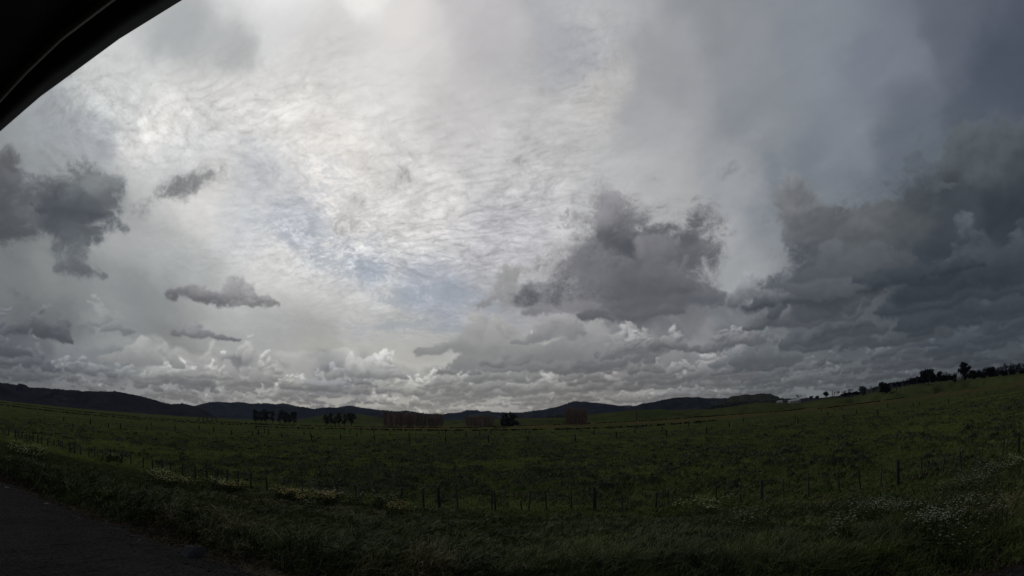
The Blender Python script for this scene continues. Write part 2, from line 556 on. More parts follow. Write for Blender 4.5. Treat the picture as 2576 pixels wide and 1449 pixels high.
def sky_image(name, a0, a1, w, e0, e1, h):
    t = to_lin(sky_tones(*grid(a0, a1, w, e0, e1, h)))
    px = np.ones((h, w, 4), np.float32)
    px[..., :3] = t
    im = bpy.data.images.new(name, w, h, alpha=False, float_buffer=True, is_data=True)
    im.pixels.foreach_set(px.ravel())
    im.update()
    im.pack()
    return im


def build_world():
    global STAMPS
    w = bpy.data.worlds.new('World')
    SC.world = w
    w.use_nodes = True
    g = G(w.node_tree)
    g.n.clear()
    out = g.n.new('ShaderNodeOutputWorld')
    bg = g.n.new('ShaderNodeBackground')
    g.l.new(bg.outputs[0], out.inputs[0])
    tc = g.n.new('ShaderNodeTexCoord')
    x, y, z = g.sep(g.v('NORMALIZE', tc.outputs['Generated']))
    az = g.m('ARCTAN2', x, y)
    el = g.m('ARCSINE', z)

    def tex(im, a0, a1, e0, e1):
        nd = g.n.new('ShaderNodeTexImage')
        nd.image = im
        nd.extension = 'EXTEND'
        nd.interpolation = 'Cubic' if im.size[0] > 1000 else 'Linear'
        a0, a1, e0, e1 = (math.radians(q) for q in (a0, a1, e0, e1))
        g.l.new(g.comb(g.m('MULTIPLY_ADD', az, 1 / (a1 - a0), -a0 / (a1 - a0)), g.m('MULTIPLY_ADD', el, 1 / (e1 - e0), -e0 / (e1 - e0)), 0.0), nd.inputs[0])
        return nd.outputs[0]
    STAMPS = True
    near = tex(sky_image('cloud_field', -62, 62, 2048, -3, 72, 1216), -62, 62, -3, 72)
    STAMPS = False
    wide = tex(sky_image('cloud_surround', -180, 180, 360, -8, 90, 100), -180, 180, -8, 90)
    k = g.m('MULTIPLY', g.mr(g.m('ABSOLUTE', az), math.radians(61), math.radians(55)), g.mr(el, math.radians(71), math.radians(62)))
    sky = g.mix(k, wide, near)
    st = g.n.new('ShaderNodeTexSky')
    st.sky_type = 'NISHITA'
    st.sun_disc = False
    st.sun_elevation = SUN_EL
    st.sun_rotation = SUN_AZ
    # a trace of clear-sky light through the cloud
    sky = g.mix(1.0, sky, g.v('SCALE', st.outputs[0], 0.003), 'ADD')
    g.l.new(sky, bg.inputs[0])
    bg.inputs[1].default_value = 1.0
    w.cycles.sampling_method = 'MANUAL'
    w.cycles.sample_map_resolution = 512


build_world()

# ------------------------------------------------------------------ sun behind thin cloud
sun_data = bpy.data.lights.new('sun', 'SUN')
sun_data.energy = 0.5
sun_data.angle = math.radians(12)
sun_data.color = (1.0, 0.95, 0.87)
sun = bpy.data.objects.new('sun', sun_data)
COL.objects.link(sun)
sd = Vector((math.sin(SUN_AZ) * math.cos(SUN_EL), math.cos(SUN_AZ) * math.cos(SUN_EL), math.sin(SUN_EL)))
sun.rotation_euler = (-sd).to_track_quat('-Z', 'Y').to_euler()
# ------------------------------------------------------------------ mesh helpers
RNG = np.random.RandomState(5)


def link(name, me, mat=None, parent=None, **props):
    o = bpy.data.objects.new(name, me)
    COL.objects.link(o)
    if mat is not None and me is not None:
        me.materials.append(mat)
    if parent is not None:
        o.parent = parent
    for k, v in props.items():
        o[k] = v
    return o


def mesh_np(name, V, F4=None, F3=None, attrs=None, smooth=False):
    """mesh from arrays of vertices, quads and triangles; attrs: name -> per-vertex float array"""
    me = bpy.data.meshes.new(name)
    V = np.asarray(V, np.float32).reshape(-1, 3)
    parts, starts, n = [], [], 0
    if F4 is not None and len(F4):
        F4 = np.asarray(F4, np.int32).reshape(-1, 4)
        parts.append(F4.ravel())
        starts.append(np.arange(len(F4)) * 4)
        n += F4.size
    if F3 is not None and len(F3):
        F3 = np.asarray(F3, np.int32).reshape(-1, 3)
        parts.append(F3.ravel())
        starts.append(n + np.arange(len(F3)) * 3)
        n += F3.size
    L = np.concatenate(parts)
    S = np.concatenate(starts)
    me.vertices.add(len(V))
    me.vertices.foreach_set('co', V.ravel())
    me.loops.add(len(L))
    me.loops.foreach_set('vertex_index', L)
    me.polygons.add(len(S))
    me.polygons.foreach_set('loop_start', S.astype(np.int32))
    for k, a in (attrs or {}).items():
        at = me.attributes.new(k, 'FLOAT', 'POINT')
        at.data.foreach_set('value', np.asarray(a, np.float32).ravel())
    me.update(calc_edges=True)
    me.validate()
    if smooth:
        me.polygons.foreach_set('use_smooth', np.ones(len(S), bool))
    return me


def grid_faces(r, c):
    i = np.arange(r - 1)[:, None] * c + np.arange(c - 1)[None, :]
    return np.stack([i, i + 1, i + c + 1, i + c], -1).reshape(-1, 4)


def mat_new(name, build, rough=0.85, spec=0.25, translucent=0.0):
    mt = bpy.data.materials.new(name)
    mt.use_nodes = True
    g = G(mt.node_tree)
    b = g.n['Principled BSDF']
    b.inputs['Roughness'].default_value = rough
    b.inputs['Specular IOR Level'].default_value = spec
    c = build(g, b)
    if c is not None:
        g.put(b.inputs['Base Color'], c)
    return mt


def attr(g, name):
    nd = g.n.new('ShaderNodeAttribute')
    nd.attribute_name = name
    return nd.outputs['Fac']


def pos(g):
    return g.n.new('ShaderNodeNewGeometry').outputs['Position']


def objpos(g):
    return g.n.new('ShaderNodeTexCoord').outputs['Object']


def bump(g, b, h, dist, strength=1.0):
    nd = g.n.new('ShaderNodeBump')
    nd.inputs['Distance'].default_value = dist
    nd.inputs['Strength'].default_value = strength
    g.put(nd.inputs['Height'], h)
    g.l.new(nd.outputs[0], b.inputs['Normal'])


# ------------------------------------------------------------------ the lie of the land
EP = Vector((-14.96, 13.07, 0))       # a point on the edge of the gravel
ET = Vector((0.9443, -0.3291, 0))     # along the edge
EN = Vector((0.3291, 0.9443, 0))      # away from the road
FIELD = -1.85


def edge_c(s):
    """the edge of the gravel bows towards the camera in the middle"""
    return np.interp(s, [-6, 0, 3, 7.4, 10, 11.7, 15, 22.3], [0.1, 0, -.1, -.26, -.47, -.6, -.45, 0])


def edge_u(x, y):
    return (x - EP.x) * EN.x + (y - EP.y) * EN.y - edge_c((x - EP.x) * ET.x + (y - EP.y) * ET.y)


def ground_z(x, y):
    x = np.asarray(x, np.float32)
    y = np.asarray(y, np.float32)
    u = edge_u(x, y)
    s = (x - EP.x) * ET.x + (y - EP.y) * ET.y
    T = _TX
    wob = 0.22 * look(T['w1'], s / 14, u / 90) + 0.10 * look(T['s'], s / 5, u / 40)
    uu = u + wob * sstep(0.0, 0.8, u) * sstep(9, 3, u)
    prof = np.interp(uu, [-30, -0.25, 0.0, 0.35, 0.9, 1.7, 2.5, 3.6, 8, 14, 19, 24], [-0.02, -0.02, -0.03, -0.20, -0.46, -0.44, -0.12, -0.10, -0.62, -1.35, -1.78, FIELD])
    d = np.hypot(x, y)
    rough = sstep(1.6, 3.2, u)
    bumps = 0.05 * look(T['s'], x / 9, y / 9) + 0.035 * look(T['b'], x / 3.5, y / 3.5)
    # tussocks and pugged hollows of the wet paddock
    tus = np.clip(look(T['b2'], x / 15 + .13, y / 12) * 0.85 + 0.28 * look(T['s2'], x / 90, y / 90) - 0.15, 0, 2.2)
    tus2 = np.clip(look(T['b'], x / 42, y / 34 + .4) * 0.9 + 0.22 * look(T['s2'], x / 200, y / 200) - 0.2, 0, 2.2)
    fld = sstep(17, 24, u)
    fade = 1.0 - 0.75 * sstep(250, 900, d)
    z = prof + bumps * rough + fld * fade * (0.16 * tus ** 0.8 + 0.15 * tus2 ** 0.8 + 0.06 * look(T['s'], x / 40, y / 40))
    far = sstep(1200, 2500, d)
    z = z * (1 - far) + (FIELD - 6) * far
    return z, tus * fld, tus2 * fld, u


# polar sheet: dense where the camera looks, coarse behind
az_f = np.radians(np.linspace(-58, 58, 1000))
az_b = np.radians(np.linspace(58, 302, 60))[1:-1]
AZS = np.concatenate([az_f, az_b, [az_f[0] + 2 * math.pi]])
RR = np.concatenate([np.linspace(0.3, 7, 12), np.geomspace(7.1, 22, 170), np.geomspace(22.1, 130, 400), np.geomspace(131, 1500, 260), np.geomspace(1550, 14000, 14)])
RA, AA = np.meshgrid(RR, AZS, indexing='ij')
GX, GY = RA * np.sin(AA), RA * np.cos(AA)
GZ, T1, T2, GU = ground_z(GX, GY)


def ground_mat(g, b):
    p = pos(g)
    tuft = attr(g, 'tussock')
    near = attr(g, 'verge')
    soil = attr(g, 'soil')
    n1 = g.noise(p, 0.9, 6, 0.6)
    n2 = g.noise(g.v('MULTIPLY', p, (0.5, 1.0, 1)), 0.06, 5, 0.6)
    n3 = g.noise(p, 6.0, 5, 0.65)
    sward = g.mix(g.mr(n1, 0.35, 0.68), (0.038, 0.053, 0.018), (0.062, 0.080, 0.026))
    sward = g.mix(g.mr(n2, 0.45, 0.62), sward, (0.072, 0.090, 0.027))
    rank = g.mix(g.mr(n3, 0.35, 0.7), (0.026, 0.030, 0.018), (0.066, 0.070, 0.048))
    c = g.mix(g.mr(tuft, 0.5, 1.7), sward, rank)
    c = g.mix(g.m('MULTIPLY', attr(g, 'sedge'), g.mr(n2, 0.40, 0.60)), c, (0.092, 0.066, 0.032))
    vg = g.mix(g.mr(n3, 0.3, 0.7), (0.012, 0.016, 0.008), (0.038, 0.044, 0.017))
    c = g.mix(near, c, vg)
    dirt = g.mix(g.mr(n3, 0.35, 0.65), (0.010, 0.009, 0.008), (0.034, 0.027, 0.020))
    c = g.mix(soil, c, dirt)
    h = g.m('ADD', g.m('MULTIPLY', g.noise(p, 3.5, 5, 0.7), 1.0), g.m('MULTIPLY', g.noise(p, 0.45, 4, 0.6), 1.6))
    bump(g, b, h, 0.16, 0.9)
    return c


d_ = np.hypot(GX, GY)
sedge = sstep(250, 330, d_) * sstep(640, 480, d_) * sstep(-0.45, -0.15, AA) * sstep(1.1, .9, AA)
M_GROUND = mat_new('pasture', ground_mat, 1.0, 0.0)
me = mesh_np('ground', np.stack([GX, GY, GZ], -1), grid_faces(*GX.shape), attrs={
    'tussock': T1 + 0.6 * T2, 'verge': sstep(21, 15, GU), 'soil': sstep(2.6, 1.9, GU), 'sedge': sedge}, smooth=True)
link('ground', me, M_GROUND, kind='structure')

# ------------------------------------------------------------------ gravel road


def road_mat(g, b):
    p = pos(g)
    st = g.vor(p, 24.0, 1, 0.5, 0.2, 'F1', 'Color')
    dist = g.vor(p, 24.0, 1, 0.5, 0.2, 'F1')
    s1 = g.n.new('ShaderNodeSeparateColor')
    g.l.new(st, s1.inputs[0])
    big = g.noise(p, 0.7, 4, 0.6)
    c = g.mix(s1.outputs[0], (0.0015, 0.0015, 0.0017), (0.026, 0.0257, 0.0255))
    c = g.mix(g.mr(g.noise(p, 3.0, 4, 0.6), 0.62, 0.75), c, (0.022, 0.016, 0.012))
    c = g.mix(g.mr(big, 0.3, 0.7), c, g.v('SCALE', c, 0.6))
    bump(g, b, g.m('SUBTRACT', 1.0, dist), 0.03, 0.8)
    return c


M_ROAD = mat_new('gravel', road_mat, 0.95, 0.04)
us = np.concatenate([np.linspace(-16, -1.5, 20), np.linspace(-1.4, 0.25, 34)])
ss = np.concatenate([np.linspace(-120, -8, 60), np.linspace(-7.9, 30, 500), np.linspace(30.5, 110, 50)])
U_, S_ = np.meshgrid(us, ss, indexing='ij')
e_w = 0.10 * look(_TX['s'], S_ / 6, S_ * 0 + .2) + 0.05 * look(_TX['f'], S_ / 3, S_ * 0 + .4)
U2 = U_ + (e_w + edge_c(S_)) * sstep(-1.4, 0.2, U_)
RX = EP.x + ET.x * S_ + EN.x * U2
RY = EP.y + ET.y * S_ + EN.y * U2
RZ = 0.02 - 0.10 * sstep(0.0, 0.25, U_) + 0.008 * look(_TX['f'], RX / 5, RY / 5)
me = mesh_np('road', np.stack([RX, RY, RZ], -1), grid_faces(*RX.shape)[:, ::-1], smooth=True)
link('road', me, M_ROAD, kind='structure')


def gz(x, y):
    return float(ground_z(np.array([x]), np.array([y]))[0][0])


# ------------------------------------------------------------------ hills


def bush_mat(name, c1, c2, c3, s=0.02, amt=0.5):
    def f(g, b):
        p = pos(g)
        n = g.noise(p, s, 7, 0.65)
        n2 = g.noise(p, s * 0.18, 4, 0.6)
        c = g.mix(g.mr(n, 0.3, 0.7), c1, c2)
        c = g.mix(g.m('MULTIPLY', g.mr(n2, 0.54, 0.62), amt), c, c3)
        bump(g, b, n, 14, 0.6)
        return c
    return mat_new(name, f, 1.0, 0.0)


M_BUSH_FAR = bush_mat('bush_far', (0.014, 0.017, 0.020), (0.027, 0.030, 0.034), (0.062, 0.068, 0.046), 0.008, 0.6)
M_BUSH = bush_mat('bush', (0.013, 0.015, 0.018), (0.027, 0.029, 0.033), (0.054, 0.058, 0.038), 0.012, 0.6)
M_HILL = bush_mat('hill_pasture', (0.036, 0.048, 0.020), (0.060, 0.070, 0.027), (0.024, 0.027, 0.019), 0.01, 0.7)


def ridge(name, pts, D, depth, mt, jag=1.0, seed=0, base=-8, back=600, step=2.0, tree=1.0):
    """a range of hills whose crest follows the sky line pts, D metres away"""
    xs = np.arange(pts[0][0], pts[-1][0] + step, step)
    ys = np.interp(xs, [p[0] for p in pts], [p[1] for p in pts])
    T = _TX
    j = jag * (0.9 * look(T['f'], xs / 300 + seed * .37, xs * 0 + seed * .11) + 0.6 * look(T['s'], xs / 160 + seed * .21, xs * 0 + .5))
    # crowns standing along the crest
    t = np.clip(look(T['f'], xs / 90 + seed * .7, xs * 0 + .77) - 0.7, 0, 2) * 1.3 * tree
    ys = ys - j - t
    rows = 26
    V = np.zeros((rows + 3, len(xs), 3), np.float32)
    for i, (x, y) in enumerate(zip(xs, ys)):
        edge = min(1, (i + 1) / 12, (len(xs) - i) / 12)
        a, e = azel(x, y)
        top = CAMZ + D * math.tan(e)
        for k in range(rows):
            f = k / (rows - 1)
            d = D - depth * (1 - f)
            n = float(mnoise.fractal(Vector((a * 9 + seed, f * 3.0, seed)), 1.0, 2.0, 4))
            # keep each row under the line of sight to the crest
            lim = CAMZ + d * math.tan(e)
            z = base + (top - base) * (f ** 1.25) + n * depth * 0.05 * math.sin(f * math.pi)
            z = min(z, lim - (1 - f) * 3)
            V[k, i] = (d * math.sin(a), d * math.cos(a), z)
        for k in range(3):
            d = D + back * (k + 1) / 3
            V[rows + k, i] = (d * math.sin(a), d * math.cos(a), top - (top - base) * ((k + 1) / 3) ** 1.5)
    me = mesh_np(name, V, grid_faces(*V.shape[:2]), smooth=True)
    return link(name, me, mt, kind='structure')


def zp(pts, ox, oy, f):
    return [(ox + x * f, oy + y * f) for x, y in pts]


R1 = zp([(-200, 340), (0, 345), (60, 355), (170, 370), (180, 355), (240, 368), (280, 392), (440, 398), (580, 412), (640, 415), (700, 418), (800, 432), (950, 428), (1040, 435), (1110, 430), (1180, 442), (1300, 465), (1400, 490), (1500, 515), (1600, 545), (1700, 555), (1760, 548), (1850, 565), (1950, 600), (2100, 680)], 0, 872.1, .2604)
R2 = zp([(1500, 640), (1800, 590), (1900, 565), (2000, 542), (2110, 530), (2200, 540), (2330, 535), (2430, 552), (2500, 545)], 0, 872.1, .2604) + \
    zp([(0, 280), (100, 298), (160, 290), (280, 290), (340, 302), (410, 285), (480, 302), (540, 315), (620, 325), (700, 342), (800, 330), (950, 330), (1060, 307), (1120, 325), (1280, 345), (1420, 360), (1500, 370), (1600, 358), (1680, 368), (1800, 392), (1950, 395), (2020, 385), (2130, 378), (2200, 355), (2290, 355), (2330, 370), (2400, 362), (2450, 375), (2576, 380), (2800, 420)], 603.7, 939.2, .2604)
R3 = zp([(-60, 400), (0, 380), (230, 378), (330, 380), (450, 372), (600, 352), (740, 325), (900, 272), (1000, 272), (1100, 283), (1250, 298), (1350, 312), (1450, 345), (1600, 420)], 1207.5, 939.2, .2604)
R3F = zp([(1250, 360), (1350, 320), (1400, 308), (1450, 310), (1500, 322), (1600, 370)], 1207.5, 939.2, .2604)
R4 = zp([(1300, 400), (1380, 358), (1450, 330), (1560, 295), (1700, 272), (1850, 240), (1980, 228), (2100, 232), (2250, 240), (2450, 240), (2576, 240), (2800, 260)], 1207.5, 939.2, .2604)
R5 = zp([(450, 330), (560, 270), (620, 245), (780, 218), (950, 215), (1130, 193), (1230, 200), (1380, 255), (1390, 272), (1560, 276), (1700, 276), (1850, 270), (2100, 262)], 1744.1, 959.3, .1562) + [(2147, 990), (2240, 963), (2300, 955), (2450, 940), (2640, 915)]
M1 = zp([(430, 470), (560, 446), (700, 425), (820, 400), (900, 395), (1150, 393), (1250, 408), (1420, 433), (1600, 452), (1900, 452), (2576, 452)], 603.7, 939.2, .2604)
M2 = zp([(0, 445), (400, 432), (640, 432), (830, 428), (1010, 400), (1350, 370), (1500, 355), (1750, 342), (1830, 354), (2200, 347)], 1207.5, 939.2, .2604) + \
    zp([(300, 450), (700, 395), (1000, 350), (1180, 340), (1350, 345), (1750, 348), (2050, 285), (2300, 262), (2576, 250)], 1744.1, 959.3, .1562) + [(2200, 985), (2290, 968), (2400, 955), (2580, 936), (2680, 925)]
ridge('hills', R3F, 7500, 1500, M_BUSH_FAR, 0.3, 1)
ridge('hills', R2, 4400, 1500, M_BUSH_FAR, 0.5, 2, step=1.0)
ridge('hills', R3, 3800, 1300, M_BUSH_FAR, 0.4, 3, step=1.0)
ridge('hills', R1, 2600, 1300, M_BUSH, 0.6, 4, step=1.0)
ridge('hills', R4, 3000, 1300, M_BUSH_FAR, 0.4, 5, step=1.0)
ridge('hills', R5, 1700, 600, M_BUSH, 0.5, 6, step=1.0)
ridge('hill_pasture', M1, 1250, 500, M_HILL, 0.15, 7, base=-3, tree=0.2)
ridge('hill_pasture', M2, 760, 330, M_HILL, 0.1, 8, base=-2.6, tree=0.0)
# ------------------------------------------------------------------ things
class MB:
    """collects boxes, tapered bars and faces into one mesh"""

    def __init__(self):
        self.v, self.q, self.t = [], [], []

    def bar(self, a, b, r0, r1=None, n=6, cap=True, flat=1.0):
        r1 = r0 if r1 is None else r1
        a, b = Vector(a), Vector(b)
        d = (b - a).normalized()
        s = d.orthogonal().normalized()
        t = d.cross(s)
        k = len(self.v)
        for c, r in ((a, r0), (b, r1)):
            for i in range(n):
                w = 2 * math.pi * i / n
                self.v.append(c + s * math.cos(w) * r + t * math.sin(w) * r * flat)
        for i in range(n):
            j = (i + 1) % n
            self.q.append((k + i, k + j, k + n + j, k + n + i))
        if cap:
            self.v.append(b + d * r1 * 0.25)
            m_ = len(self.v) - 1
            for i in range(n):
                self.t.append((k + n + i, k + n + (i + 1) % n, m_))
        return self

    def box(self, c, sx, sy, sz, R=None):
        k = len(self.v)
        for z in (-1, 1):
            for x, y in ((-1, -1), (1, -1), (1, 1), (-1, 1)):
                p = Vector((x * sx / 2, y * sy / 2, z * sz / 2))
                if R is not None:
                    p = R @ p
                self.v.append(Vector(c) + p)
        self.q += [(k + 3, k + 2, k + 1, k), (k + 4, k + 5, k + 6, k + 7)]
        for i in range(4):
            j = (i + 1) % 4
            self.q.append((k + i, k + j, k + 4 + j, k + 4 + i))
        return self

    def quad(self, *p):
        k = len(self.v)
        self.v += [Vector(q) for q in p]
        self.q.append((k, k + 1, k + 2, k + 3))

    def tri(self, *p):
        k = len(self.v)
        self.v += [Vector(q) for q in p]
        self.t.append((k, k + 1, k + 2))

    def build(self, name, mt, parent=None, smooth=False, **props):
        me = mesh_np(name, np.array([tuple(p) for p in self.v], np.float32), self.q, self.t, smooth=smooth)
        return link(name, me, mt, parent, **props)


def thing(name, loc, label, cat, group=None, rz=0.0):
    o = link(name, None)
    o.empty_display_size = 0.2
    o.location = loc
    o.rotation_euler = (0, 0, rz)
    o['label'] = label
    o['category'] = cat
    if group:
        o['group'] = group
    return o


def ghit(x, y, z=FIELD):
    for _ in range(12):
        p = hit(x, y, z)
        z = 0.6 * gz(p.x, p.y) + 0.4 * z
    return Vector((p.x, p.y, z))


def simple(name, c, c2=None, scale=8.0, rough=0.85, spec=0.2, bmp=0.0):
    def f(g, b):
        n = g.noise(objpos(g), scale, 5, 0.6)
        if bmp:
            bump(g, b, n, bmp, 0.8)
        return g.mix(g.mr(n, 0.3, 0.7), c, c2 or tuple(q * 0.6 for q in c))
    return mat_new(name, f, rough, spec)


# --- canopy of the vehicle that carries the camera (top left)
M_PANEL = simple('dark_lining', (0.085, 0.085, 0.078), (0.070, 0.070, 0.064), 5, 0.95, 0.05)
M_BEAM = simple('black_rubber', (0.075, 0.075, 0.075), (0.060, 0.060, 0.062), 12, 0.8, 0.1)
M_RIM = simple('worn_edge', (0.26, 0.26, 0.19), (0.18, 0.18, 0.14), 9, 0.6, 0.25)
EDGE = [(-330, 640), (-150, 470), (0, 331), (62, 277), (118, 229), (127, 226.5), (128, 224), (180, 186), (300, 98), (460, -1), (640, -98), (840, -190)]
RIMP = [(-330, 520), (-150, 380), (0, 249), (58, 186), (150, 98), (278, 1), (420, -92), (600, -190), (800, -290)]
can = thing('vehicle_canopy', (0, 0, 0), 'dark curved underside of a vehicle canopy jutting into the top left corner', 'canopy')
Z0 = 3.25


def strip(name, A_, B_, za, zb, mt, thick=0.03):
    n = 60

    def samp(P, z):
        L = [0]
        for p, q in zip(P, P[1:]):
            L.append(L[-1] + math.hypot(q[0] - p[0], q[1] - p[1]))
        o = []
        for i in range(n):
            s = L[-1] * i / (n - 1)
            x = np.interp(s, L, [p[0] for p in P])
            y = np.interp(s, L, [p[1] for p in P])
            o.append(hit(x, y, z))
        return o
    a, b = samp(A_, za), samp(B_, zb)
    mb = MB()
    for p, q in zip(a, b):
        mb.v += [p, q, q + Vector((0, 0, thick)), p + Vector((0, 0, thick))]
    for i in range(n - 1):
        k = i * 4
        for j in range(4):
            l = (j + 1) % 4
            mb.q.append((k + j, k + l, k + 4 + l, k + 4 + j))
    mb.q += [(3, 2, 1, 0), (4 * n - 4, 4 * n - 3, 4 * n - 2, 4 * n - 1)]
    return mb.build(name, mt, can)


def off(P, dx, dy):
    return [(x + dx, y + dy) for x, y in P]


strip('edge_beam', EDGE, off(RIMP, 5, 5), Z0, Z0 - 0.05, M_BEAM, 0.07)
strip('rim', off(RIMP, 5, 5), off(RIMP, -5, -7), Z0 - 0.058, Z0 - 0.066, M_RIM, 0.02)
RL = [0]
for p, q in zip(RIMP, RIMP[1:]):
    RL.append(RL[-1] + math.hypot(q[0] - p[0], q[1] - p[1]))
V_ = []
NP, NQ = 60, 8
for i in range(NP):
    s_ = RL[-1] * i / (NP - 1)
    x, y = np.interp(s_, RL, [p[0] for p in RIMP]) - 4, np.interp(s_, RL, [p[1] for p in RIMP]) - 6
    p = hit(x, y, Z0 - 0.05)
    for j in range(NQ):
        f = j / (NQ - 1)
        V_.append((p.x * (1 - 1.3 * f), p.y * (1 - 1.3 * f), Z0 - 0.05 - 0.33 * f ** 1.3))
for x, y, z in list(V_):
    V_.append((x, y, z + .04))
gf = grid_faces(NP, NQ)
link('panel', mesh_np('panel', V_, np.concatenate([gf, gf[:, ::-1] + NP * NQ]), smooth=True), M_PANEL, can)

# --- roadside fence: thick posts, thin battens, wires
M_WOOD = simple('weathered_wood', (0.048, 0.047, 0.038), (0.020, 0.020, 0.016), 9, 0.9, 0.1, 0.02)
M_WOOD2 = simple('lichen_wood', (0.075, 0.078, 0.060), (0.035, 0.036, 0.028), 12, 0.9, 0.1, 0.02)
M_WIRE = simple('fence_wire', (0.10, 0.10, 0.10), (0.06, 0.05, 0.045), 20, 0.5, 0.4)
FL = [(-84, 66), (-60.9, 53.7), (-49.2, 48.9), (-38.7, 43.6), (-25.7, 38.2), (-18.3, 34.5), (-11.1, 31.6), (-3.7, 28.3), (3.5, 26.8), (11.3, 25.3), (17.5, 24.1), (27.5, 24.6), (38, 26)]


def on_line(az):
    for (x0, y0), (x1, y1) in zip(FL, FL[1:]):
        a0, a1 = math.atan2(x0, y0), math.atan2(x1, y1)
        if a0 <= az <= a1:
            # intersect
            dx, dy = math.sin(az), math.cos(az)
            ex, ey = x1 - x0, y1 - y0
            den = dx * ey - dy * ex
            t = (x0 * ey - y0 * ex) / den
            return Vector((dx * t, dy * t, 0))
    return None


Z1, Z2, Z3, Z4 = (0, 872.1), (603.7, 939.2), (1207.5, 939.2), (1905.1, 872.1)
POSTS = [(Z1, q) for q in [(25, 780, 25, 0), (45, 795, 45, 0), (85, 785, 85, 0), (145, 795, 145, 1), (180, 800, 180, 0), (212, 830, 212, 0), (255, 840, 255, 0), (287, 850, 287, 0), (320, 850, 320, 0), (367, 852, 367, 1), (405, 865, 405, 0), (460, 890, 463, 0), (520, 900, 521, 0), (568, 905, 570, 0), (603, 915, 606, 0), (672, 917, 680, 1), (722, 930, 720, 0), (780, 955, 782, 0), (861, 965, 859, 0), (915, 975, 917, 0), (993, 990, 997, 0), (1066, 995, 1068, 1), (1178, 1035, 1178, 0), (1267, 1048, 1268, 0), (1384, 1070, 1382, 0), (1475, 1085, 1477, 0), (1563, 1085, 1570, 1), (1648, 1110, 1648, 0), (1766, 1130, 1764, 0), (1888, 1155, 1888, 0), (2000, 1170, 2000, 0), (2108, 1180, 2106, 0), (2193, 1185, 2200, 1), (2303, 1200, 2303, 0), (2425, 1220, 2425, 0)]] + \
    [(Z2, q) for q in [(108, 960, 106, 0), (260, 1000, 264, 0), (432, 1000, 432, 0), (600, 1010, 604, 0), (768, 1035, 782, 1), (940, 1065, 952, 0), (1115, 1078, 1138, 0), (1315, 1108, 1368, 0), (1567, 1108, 1538, 0), (1768, 1112, 1777, 0), (1915, 1103, 1928, 1), (2097, 1108, 2104, 0), (2438, 1125, 2432, 0), (2462, 1145, 2470, 0)]] + \
    [(Z3, q) for q in [(492, 1138, 458, 0), (404, 1262, 405, 2), (640, 1138, 642, 0), (883, 1135, 883, 0), (1108, 1108, 1108, 1), (1371, 1150, 1376, 0), (1712, 1150, 1690, 0), (2064, 1140, 2060, 0), (2284, 1092, 2276, 0), (2517, 1070, 2512, 0)]] + \
    [(Z4, q) for q in [(42, 1290, 40, 1), (246, 1280, 258, 0), (492, 1255, 493, 0), (779, 1218, 806, 0), (980, 1192, 1000, 0), (1197, 1150, 1188, 0), (1357, 1100, 1357, 1), (1578, 1075, 1603, 0), (1812, 1045, 1780, 0), (1963, 1018, 1968, 0), (2145, 988, 2166, 0), (2382, 922, 2362, 0), (2530, 868, 2524, 1)]]
fence = thing('roadside_fence', on_line(0), 'low post and wire fence of thin leaning battens and thick posts behind the grassy verge', 'fence')
f0_ = fence.location.copy()
tops = []
for (ox, oy), (xt, yt, xb, kind) in POSTS:
    X0, Yt = ox + xt * .2604, oy + yt * .2604
    XB = ox + xb * .2604
    a = azel(XB, Yt + 35)[0]
    p = on_line(a)
    if p is None:
        continue
    p.z = gz(p.x, p.y)
    d = math.hypot(p.x, p.y)
    zt = at_dist(X0, Yt, d).z
    h = min(1.45, max(0.75, zt - p.z)) if kind != 2 else 0.5
    lean = (X0 - XB) / F * d
    tv = Vector((-p.y, p.x, 0)).normalized() * -1
    lean += random.Random(int(xt)).uniform(-.02, .02)
    top = p + Vector((0, 0, h)) + tv * lean
    foot = p - Vector((0, 0, 0.25))
    mb = MB()
    if kind == 1:
        mb.bar(foot - f0_, top - f0_, 0.088 + 0.010 * math.sin(xt), 0.08, 10)
        nm = 'post'
    else:
        r = 0.034 + 0.006 * math.sin(xt * 1.7) + 0.0004 * d
        mb.bar(foot - f0_, top - f0_, r * 1.15, r, 4, flat=0.8)
        nm = 'batten'
    mb.build(nm, M_WOOD2 if int(xt) % 3 == 0 else M_WOOD, fence)
    if kind != 2:
        tops.append((p, tv * lean, h))
tops.sort(key=lambda q: q[0].x)
for hw in (0.25, 0.45, 0.65, 0.85, 1.02):
    mb = MB()
    for (p, l1, h1), (q, l2, h2) in zip(tops, tops[1:]):
        if (q - p).length < 0.2:
            continue
        mb.bar(p + Vector((0, 0, hw * min(h1, 1.15))) + l1 * hw - f0_, q + Vector((0, 0, hw * min(h2, 1.15))) + l2 * hw - f0_, 0.0018, 0.0018, 3, cap=False)
    mb.build('wire', M_WIRE, fence)

